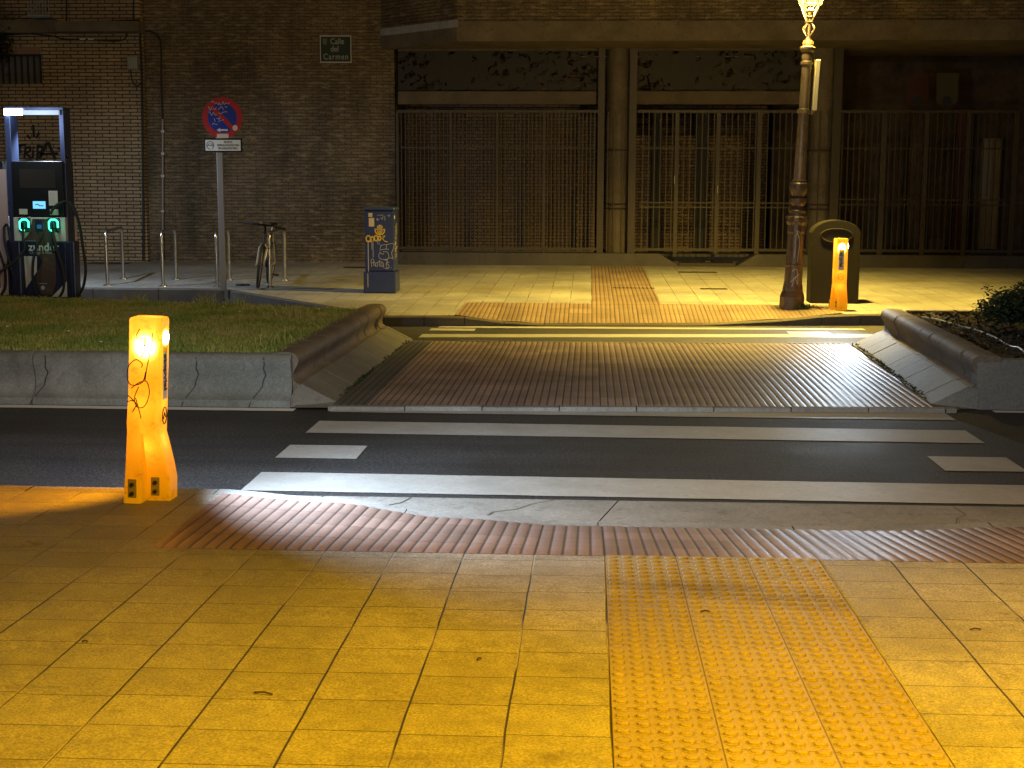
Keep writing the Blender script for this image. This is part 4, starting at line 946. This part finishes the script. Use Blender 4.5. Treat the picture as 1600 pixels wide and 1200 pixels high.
for pts in ([(380, 560), (440, 555), (520, 545), (515, 605), (500, 640), (515, 695)], [(385, 562), (372, 610), (395, 605), (440, 600), (470, 605)], [(445, 560), (440, 600)], [(365, 630), (380, 640), (400, 655), (410, 640)], [(405, 625), (450, 630), (468, 665), (462, 695), (420, 708), (370, 695), (358, 665), (372, 640)], [(468, 690), (490, 690), (515, 700)], [(335, 300), (350, 290), (345, 310), (370, 295)], [(385, 280), (400, 300), (410, 265)], [(428, 265), (430, 310)], [(345, 260), (400, 255), (410, 262)], [(460, 262), (480, 258), (470, 275)]):
    wg.ribbon(bez([px2(*p) for p in pts], 5), .0075, yb - .0012)
for pts in ([(280, 780), (272, 720), (290, 702), (305, 718), (296, 738), (278, 742)], [(318, 742), (308, 735), (300, 752), (305, 770), (318, 765), (320, 745), (324, 778)], [(352, 735), (335, 738), (345, 757), (338, 778), (325, 775)], [(365, 712), (362, 760), (372, 778)], [(352, 730), (385, 728)], [(400, 735), (388, 738), (380, 760), (392, 778), (405, 765), (404, 740), (412, 788)], [(425, 715), (452, 712), (438, 760), (450, 800), (425, 795)], [(470, 735), (445, 745), (470, 770), (462, 798), (440, 800)], [(492, 790), (496, 792)]):
    wg.ribbon(bez([px2(*p) for p in pts], 4), .0075, yb - .0014)
wg.build('white_graffiti', M['graf_grey'], PB)
MB().box(*[f(v) for f, v in ((lambda v: px2(v, 0).x, 252), (lambda v: px2(v, 0).x, 312))], yb - .001, yb + .001, px2(0, 372).y, px2(0, 285).y).build('sticker', M['offwhite'], PB)
MB().box(px2(248, 0).x, px2(292, 0).x, yb - .0005, yb + .001, px2(0, 275).y, px2(0, 235).y).build('sticker', M['offwhite'], PB)
sdg = MB()
for i in range(26): z = lerp(.5, 1.0, i / 26) + random.uniform(-.01, .01); y = random.uniform(-.17, .1); sdg.box(.2125, .2135, y, y + random.uniform(.03, .1), z, z + random.uniform(.006, .02))
sdg.build('side_graffiti', mat('pale_side_paint', (.6, .5, .28), .7), PB)
MB().box(.2126, .216, -.19, -.12, 1.07, 1.12).build('sticker', M['offwhite'], PB)

# ---- no parking sign
SG = empty('parking_sign', (at(349, 452, 20.15).x, 20.15, fzp(20.15) - .01), 0, 'round no parking sign on grey pole with white plate below', 'road sign')
MB().box(-.045, .045, -.02, .02, 0, at(347, 165, 20.1).z - SG.location.z).build('pole', M['galv'], SG, bevel=.006)
dc = at(347, 184, 20.1) - SG.location; dx, dzc = dc.x, dc.z
def disc(r0_, y0_, y1_, nm, m): return MB().prism(arc(dx, dzc, r0_, r0_, 0, 350, 35), lambda x, z: (x, y0_, z), lambda x, z: (x, y1_, z)).build(nm, m, SG)
disc(.295, -.035, -.022, 'disc', M['sign_red']); disc(.215, -.0365, -.0355, 'blue_field', M['sign_blue'])
MB().ribbon([(dx - .17, dzc + .17), (dx + .17, dzc - .17)], .065, -.0375).build('red_bar', M['sign_red'], SG)
ar = MB().ribbon([(dx - .04, dzc - .175), (dx + .07, dzc - .175)], .024, -.0385); ar.add([(dx - .09, -.0386, dzc - .175), (dx - .035, -.0386, dzc - .145), (dx - .035, -.0386, dzc - .205)], [(0, 1, 2)]); ar.build('arrow', M['sign_white'], SG)
MB().prism(arc(dx + .185, dzc - .145, .038, .042, 0, 340, 17), lambda x, z: (x, -.0395, z), lambda x, z: (x, -.038, z)).build('sticker', M['offwhite'], SG)
MB().box(dx - .085, dx + .085, -.0395, -.038, dzc - .29, dzc - .23).build('sticker', M['offwhite'], SG)
sgf = MB(); 
for row, (zz, x0_, x1_) in enumerate(((.21, -.16, .12), (.13, -.20, .10), (.06, -.20, .09), (-.02, -.12, .02), (-.07, -.15, .0))):
    p = []; x = x0_; r_ = np.random.default_rng(40 + row)
    while x < x1_: p.append((dx + x, dzc + zz + r_.uniform(-.035, .035))); x += r_.uniform(.012, .03)
    for a_, b_ in zip(p[:-1], p[1:]): 
        if r_.random() < .85: sgf.ribbon([a_, b_], .009, -.0392)
sgf.build('scribbles', M['graf_white'], SG)
pc2 = at(348, 227, 20.1) - SG.location; PX, PZ = pc2.x, pc2.z
MB().box(PX - .285, PX + .285, -.032, -.022, PZ - .10, PZ + .10).build('plate_border', M['black'], SG, bevel=.02)
MB().box(PX - .26, PX + .26, -.0345, -.033, PZ - .078, PZ + .078).build('plate', M['sign_white'], SG)
for i, s in enumerate(('EXCEPTO', 'VEHÍCULOS EN PROCESO', 'DE CARGA ELÉCTRICA')): text(s, .043, (PX + .075, -.036, PZ + .045 - .045 * i), M['ink'], SG, 'plate_lettering', sx=.66)
ic = MB(); ic.ribbon(arc(PX - .19, PZ, .052, .056, -60, 270, 20), .009, -.036); ic.ribbon([(PX - .23, PZ - .005), (PX - .21, PZ + .02), (PX - .17, PZ + .02), (PX - .15, PZ - .005), (PX - .23, PZ - .005)], .008, -.0362); ic.build('car_icon', M['ink'], SG)

# ---- bicycle racks
def make_rack(A_, B_, label, first=None):
    a = Vector((*A_, fzp(A_[1]))); b = Vector((*B_, fzp(B_[1]))); d = (b - a); L_ = math.hypot(d.x, d.y); rz = math.atan2(d.y, d.x)
    if first is not None:
        c = copy_tree(first); c.location = a; c.rotation_euler = (0, 0, rz); c['label'] = label; return c
    root = empty('bicycle_rack', a, rz, label, 'bicycle rack', 'steel bicycle racks along the kerb')
    H2 = .83; rr = .10
    pts = [(0, 0, 0), (0, 0, H2 - rr)] + [(rr - rr * math.cos(R(t)), 0, H2 - rr + rr * math.sin(R(t))) for t in range(15, 91, 15)] + [(L_ - rr + rr * math.sin(R(t)), 0, H2 - rr + rr * math.cos(R(t)) + .02) for t in range(0, 91, 15)] + [(L_, 0, .03)]
    MB().tube(pts, .026, 14).build('hoop', M['steel'], root, smooth=True)
    for x, z in ((0, 0), (L_, .02)): MB().lathe([(.065, .0), (.062, .012), (.032, .022)], 18, (x, 0, z)).build('foot_flange', M['steel'], root, smooth=True)
    MB().tube([(-.03, 0, H2 - .19), (.03, 0, H2 - .19)], .016, 10).build('lock_lug', M['steel'], root, smooth=True)
    return root
rk = make_rack((-7.395, 20.785), (-7.56, 22.0), 'steel hoop bicycle rack nearest the charging station, in front of the tan wall')
make_rack((-6.50, 20.70), (-6.667, 21.95), 'steel hoop bicycle rack in front of the conduit, empty', rk)
make_rack((-5.65, 20.66), (-5.783, 21.9), 'steel hoop bicycle rack just left of the sign pole', rk)
make_rack((-4.84, 20.67), (-4.874, 21.7), 'steel hoop bicycle rack that the bicycle leans on', rk)

# ---- bicycle, front wheel towards the camera, leaning on the rack
BK = empty('bicycle', (-4.985, 20.86, fzp(20.8) + .002), R(3), 'dark bicycle with silver fork leaning on the rightmost rack', 'bicycle'); BK.rotation_euler = (0, .125, R(4))
def wheel(y, z=.335, turn=0):
    m3 = Matrix.Translation((0, y, z)) @ Matrix.Rotation(turn, 4, 'Z')
    T = [m3 @ Vector((0, .318 * math.cos(a), .318 * math.sin(a))) for a in np.linspace(0, 2 * PI, 41)]; Rm = [m3 @ Vector((0, .295 * math.cos(a), .295 * math.sin(a))) for a in np.linspace(0, 2 * PI, 41)]
    e = empty('wheel', (0, 0, 0)); e.parent = BK
    MB().tube(T, .020, 8, False).build('tyre', M['blackmat'], e, smooth=True); MB().tube(Rm, .010, 6, False).build('rim', M['galv'], e, smooth=True)
    sp = MB()
    for k in range(18): a = 2 * PI * k / 18; sp.tube([m3 @ Vector((.02 * (-1) ** k, .02 * math.cos(a + 1.3), .02 * math.sin(a + 1.3))), m3 @ Vector((0, .293 * math.cos(a), .293 * math.sin(a)))], .0018, 4)
    sp.tube([m3 @ Vector((-.05, 0, 0)), m3 @ Vector((.05, 0, 0))], .018, 8); sp.build('spokes', M['galv'], e)
wheel(-.52, turn=R(6)); wheel(.53)
hd = Vector((0, -.38, .78)); hb = Vector((0, -.40, .68)); bbk = Vector((0, .08, .30)); st_ = Vector((0, .24, .80)); ra = Vector((0, .53, .335)); fa = Vector((0, -.52, .335))
MB().tube([hd, st_], .018, 8).tube([hb, bbk], .021, 8).tube([bbk, st_ + (st_ - bbk).normalized() * .05], .018, 8).tube([hd + Vector((0, .01, .05)), hb - Vector((0, .01, .03))], .022, 8).build('frame', M['blackmat'], BK, smooth=True)
fs_ = MB()
for s in (-1, 1): fs_.tube([bbk + Vector((s * .03, 0, 0)), ra + Vector((s * .06, 0, 0))], .011, 6); fs_.tube([st_ + Vector((s * .02, 0, 0)), ra + Vector((s * .06, 0, 0))], .010, 6)
fs_.build('rear_stays', M['frame_light'], BK, smooth=True)
fk_ = MB()
for s in (-1, 1): fk_.tube([hb + Vector((s * .02, 0, -.02)), hb + Vector((s * .055, -.01, -.08)), fa + Vector((s * .055, 0, 0))], [.016, .018, .013], 8)
fk_.build('fork', M['frame_light'], BK, smooth=True)
MB().tube([hd + Vector((0, 0, .04)), hd + Vector((0, -.02, .14)), hd + Vector((0, -.07, .17))], .016, 8).build('stem', M['black'], BK, smooth=True)
hbz = hd + Vector((0, -.07, .17)); MB().tube([hbz + Vector((-.30, .06, -.005)), hbz + Vector((-.12, .0, .0)), hbz, hbz + Vector((.12, 0, 0)), hbz + Vector((.30, .06, -.035))], .015, 8).build('handlebar', M['black'], BK, smooth=True)
for s in (-1, 1): MB().tube([hbz + Vector((s * .30, .06, -.02 if s > 0 else -.005)), hbz + Vector((s * .18, .02, 0))], .02, 8).build('grip', M['blackmat'], BK, smooth=True)
MB().tube([hbz + Vector((-.06, -.05, .03)), hbz + Vector((-.06, .0, .03))], .018, 8).build('lamp', M['galv'], BK, smooth=True)
MB().tube(bez([hbz + Vector((.14, -.02, 0)), hbz + Vector((.22, -.12, -.10)), hbz + Vector((.12, -.1, -.32)), hb + Vector((.03, -.02, -.06))]), .006, 6).build('brake_cable', M['black'], BK, smooth=True)
MB().tube([st_, st_ + Vector((0, .04, .12))], .013, 8).build('seat_post', M['galv'], BK, smooth=True)
sa = MB().prism([(-.07, .12), (-.02, -.10), (.02, -.10), (.07, .12)], lambda x, y: (x, st_.y + .04 + y, .93), lambda x, y: (x * .8, st_.y + .04 + y, .97)); sa.build('saddle', M['black'], BK, bevel=.015)
ck = MB().lathe([(.085, -.004), (.085, .004)], 22); ck.v = [(.04 + z, bbk.y + x, bbk.z + y) for x, y, z in ck.v]; ck.build('chainring', M['galv'], BK)
for s in (-1, 1):
    e = bbk + Vector((s * .07, s * .12, -s * .12)); MB().tube([bbk + Vector((s * .06, 0, 0)), e], .010, 6).build('crank', M['galv'], BK, smooth=True); MB().box(e.x + s * .01, e.x + s * .11, e.y - .04, e.y + .04, e.z - .012, e.z + .012).build('pedal', M['blackmat'], BK)
# loop of lock cable on the pavement
lk = [( -5.33 + .10 * math.cos(t), 20.95 + .07 * math.sin(t), fzp(20.9) + .012) for t in np.linspace(0, 2 * PI, 20)]
tag(MB().tube(lk, .010, 6, False).build('lock_loop', M['black'], smooth=True), 'black lock loop lying on the pavement left of the bicycle wheel', 'lock')

# ---- charging station
YC = 18.9; s_ = YC / F
def make_charger():
    root = empty('charging_station', (at(61, 400, YC).x, YC, 0), 0, 'black and white vehicle charging station with two glowing green sockets', 'charging station', 'vehicle charging stations')
    ox = root.location.x
    cx = lambda x: at(x, 350, YC).x - ox
    cz = lambda y: at(61, y, YC).z
    fr = MB().box(cx(12), cx(21), .05, .30, 0, cz(172)).box(cx(96.5), cx(104), .05, .30, 0, cz(172))
    fr.build('frame_post', M['frameblue'], root, bevel=.006)
    MB().box(cx(12), cx(104), .04, .32, cz(172), cz(167)).build('canopy_beam', M['frameblue'], root, bevel=.006)
    MB().box(cx(42), cx(99), .00, .04, cz(179.5), cz(172)).build('light_bar', M['ledbar'], root, bevel=.004)
    MB().box(cx(14), cx(42), -.004, .04, cz(180), cz(170)).build('light_bar_lens', M['ledbright'], root, bevel=.01)
    MB().tube([(cx(103), .1, cz(244)), (cx(107), .1, cz(244))], .025, 8).build('knob', M['black'], root)
    MB().box(cx(21.5), cx(101), 0, .40, cz(339), cz(252)).build('cabinet_top', M['black'], root, bevel=.008)
    MB().box(cx(34), cx(90), -.004, -.001, cz(294), cz(264)).build('dark_display', M['screen_dark'], root)
    MB().box(cx(53), cx(72.5), -.005, -.001, cz(326), cz(314.5)).build('touch_screen', M['screen'], root)
    lg = MB().ribbon([(cx(57), cz(320)), (cx(61), cz(319)), (cx(63), cz(321.5)), (cx(69), cz(321.5))], .012, -.0062); lg.build('screen_mark', M['ink'], root)
    MB().box(cx(78), cx(92), -.003, -.001, cz(321), cz(298)).build('notice', M['offwhite'], root)
    nt = MB()
    for k in range(6): nt.box(cx(80), cx(88), -.0042, -.0035, cz(302 + 3 * k), cz(301.2 + 3 * k))
    nt.build('notice_lines', M['graf_grey'], root)
    MB().box(cx(31), cx(44), -.003, -.001, cz(335), cz(326.5)).build('sticker', M['offwhite'], root); MB().box(cx(79), cx(92), -.003, -.001, cz(336), cz(327)).build('sticker', M['offwhite'], root)
    # middle panel with the sockets
    MB().box(cx(22), cx(103), -.02, .40, cz(377), cz(339.5)).build('socket_panel', M['white'], root, bevel=.006)
    MB().add([(cx(36), -.0215, cz(376)), (cx(46), -.0215, cz(364)), (cx(52), -.0215, cz(342)), (cx(78), -.0215, cz(342)), (cx(84), -.0215, cz(376))], [(0, 1, 2, 3, 4)]).build('panel_pattern', M['bronze'], root)
    for c_ in (40, 85.5):
        X_, Z_ = cx(c_), cz(351.5); hw, hh, r_ = .062, .075, .03
        p = [(X_ - hw, Z_ - hh + .03), (X_ - hw, Z_ + hh - r_), (X_ - hw + r_, Z_ + hh), (X_ + hw - r_, Z_ + hh), (X_ + hw, Z_ + hh - r_), (X_ + hw, Z_ - hh + .04)]
        p2_ = [(X_ - hw, Z_ - hh + .03), (X_ - hw + .03, Z_ - hh), (X_, Z_ - hh)]
        MB().box(X_ - .085, X_ + .085, -.045, -.021, Z_ - .1, Z_ + .1).build('socket', mat('socket_teal', (.01, .10, .07), .4), root, bevel=.02)
        MB().tube([(a, -.05, b) for a, b in p], .0115, 8).tube([(a, -.05, b) for a, b in p2_], .0115, 8).build('socket_ring', M['green'], root, smooth=True)
        MB().box(X_ - .022, X_ + .028, -.14, -.045, Z_ - .06, Z_ + .035).build('plug', M['black'], root, bevel=.012)
    MB().box(cx(57), cx(70), -.05, -.02, cz(361), cz(343)).build('card_reader', M['navy'], root, bevel=.006)
    MB().box(cx(60), cx(67), -.053, -.0505, cz(357), cz(351)).build('reader_symbol', mat('reader_blue', (.02, .16, .35), .4, emit=(.05, .35, .7), es=.12), root)
    # lower cabinet
    MB().box(cx(24), cx(103), -.06, .40, 0, cz(377.5)).build('cabinet_base', M['navy'], root, bevel=.006)
    MB().add([(cx(38), -.063, cz(400)), (cx(58), -.063, cz(400)), (cx(57), -.063, cz(424)), (cx(39), -.063, cz(450))], [(0, 1, 2, 3)]).build('white_shape', M['white'], root)
    MB().add([(cx(79), -.063, cz(463)), (cx(104), -.063, cz(438)), (cx(105), -.063, cz(463))], [(0, 1, 2)]).build('white_shape', M['white'], root)
    oval = [(cx(62) + 0 * a, 0) for a in ()]
    po = [(58, 372), (84, 372), (87, 400), (87, 440), (80, 460), (62, 460), (56, 440), (58, 424), (63, 417), (66, 408), (63, 401), (58, 396)]
    MB().add([(cx(x), -.0645, cz(y)) for x, y in po], [tuple(range(len(po)))]).build('panel_pattern', M['bronze'], root)
    MB().prism(arc(cx(65.5), cz(449), .030, .030, 0, 345, 20), lambda x, z: (x, -.067, z), lambda x, z: (x, -.0655, z)).build('round_mark', M['graf_grey'], root)
    MB().ribbon([(cx(60), cz(442.5)), (cx(72), cz(442.5))], .008, -.0665).build('small_lettering_line', M['graf_grey'], root)
    text('zunder', .155, (cx(69.5), -.066, cz(386)), M['sign_white'], root, sx=1.0, bold=.002); text('Charge & Move', .062, (cx(66), -.066, cz(394.5)), M['graf_grey'], root, sx=.85)
    MB().box(cx(104), cx(119), -.10, .10, 0, cz(376)).build('guard_post', M['navy'], root, bevel=.02); MB().box(cx(22), cx(36), -.14, .0, 0, cz(376)).build('guard_post', M['navy'], root, bevel=.02)
    MB().box(cx(112.5), cx(114), -.103, -.1, 0, cz(376)).build('guard_edge', M['frameblue'], root); MB().box(cx(33), cx(34), -.143, -.14, 0, cz(376)).build('guard_edge', M['frameblue'], root)
    def cb(p, r=.019): MB().tube(bez([(cx(x), y, cz(z)) for x, y, z in p]), r, 8).build('cable', M['blackmat'], root, smooth=True)
    cb([(41, -.12, 357), (43, -.17, 372), (44, -.18, 390), (30, -.24, 408), (12, -.28, 422), (-2, -.3, 434)])
    cb([(70, -.10, 366), (62, -.14, 385), (57, -.18, 410), (56, -.18, 440), (62, -.18, 460), (74, -.18, 464)], .018)
    cb([(87, -.12, 358), (94, -.18, 385), (104, -.2, 420), (104, -.2, 448), (96, -.18, 462)], .018)
    cb([(83, -.1, 364), (85, -.15, 378), (88, -.15, 395)], .018)
    cb([(81, -.03, 334), (88, -.05, 324), (98, -.04, 317), (106, .0, 315), (116, -.02, 322), (125, -.03, 350), (130, -.05, 385), (133, -.05, 420), (128, -.05, 447), (118, -.05, 463)], .020)
    cb([(9, -.06, 355), (11, -.1, 380), (18, -.12, 410), (24, -.12, 440), (16, -.12, 465)], .019)
    cb([(9, -.06, 355), (15, -.07, 352), (20, -.1, 378), (25, -.12, 402)], .018)
    return root
CH = make_charger()
CH2 = copy_tree(CH); CH2.location.x -= .96; CH2.location.y += .25; CH2.rotation_euler = (0, 0, R(4)); CH2['label'] = 'second charging station cut off at the left edge of the photo'
for ch in list(CH2.children):
    if ch.name.startswith(('light_bar', 'canopy_beam', 'frame_post')): bpy.data.objects.remove(ch)
sk = MB().box(.30, .455, -.075, -.064, .25, 1.95); sk.build('white_side_panel', mat('pink_white_panel', (.50, .38, .34), .5), CH2)
q = at(26, 186, YC - .25)
q.y -= .5; lamp('charger_light', 'POINT', q, (.72, .84, 1.0), LIGHTS['charger'] * .10, .05)
lamp('charger_top_light', 'SPOT', at(62, 184, YC + .55), (.70, .84, 1.0), LIGHTS['charger'], .05, rot=(R(24), 0, R(-22)), size=165, blend=.5)
q = at(63, 356, YC - .35); lamp('socket_glow', 'POINT', q, (.1, 1.0, .6), 1.2, .05)
# small twig and leaves on the near pavement
tw = MB(); 
for (x, y, l, a) in ((-1.0, 3.95, .06, -.2), (.42, 4.9, .035, .3), (-.35, 4.3, .02, 1.0), (1.35, 4.75, .04, .1), (1.6, 4.2, .03, .6), (-1.7, 4.4, .02, 0)):
    z = gz(y) + .006; tw.tube([(x, y, z), (x + l * .5 * math.cos(a), y + l * .5 * math.sin(a), z + .004), (x + l * math.cos(a), y + l * math.sin(a), z)], .003, 5)
tag(tw.build('twigs', M['bark']), 'small twigs and scraps scattered on the yellow lit pavement', 'litter', kind='stuff')
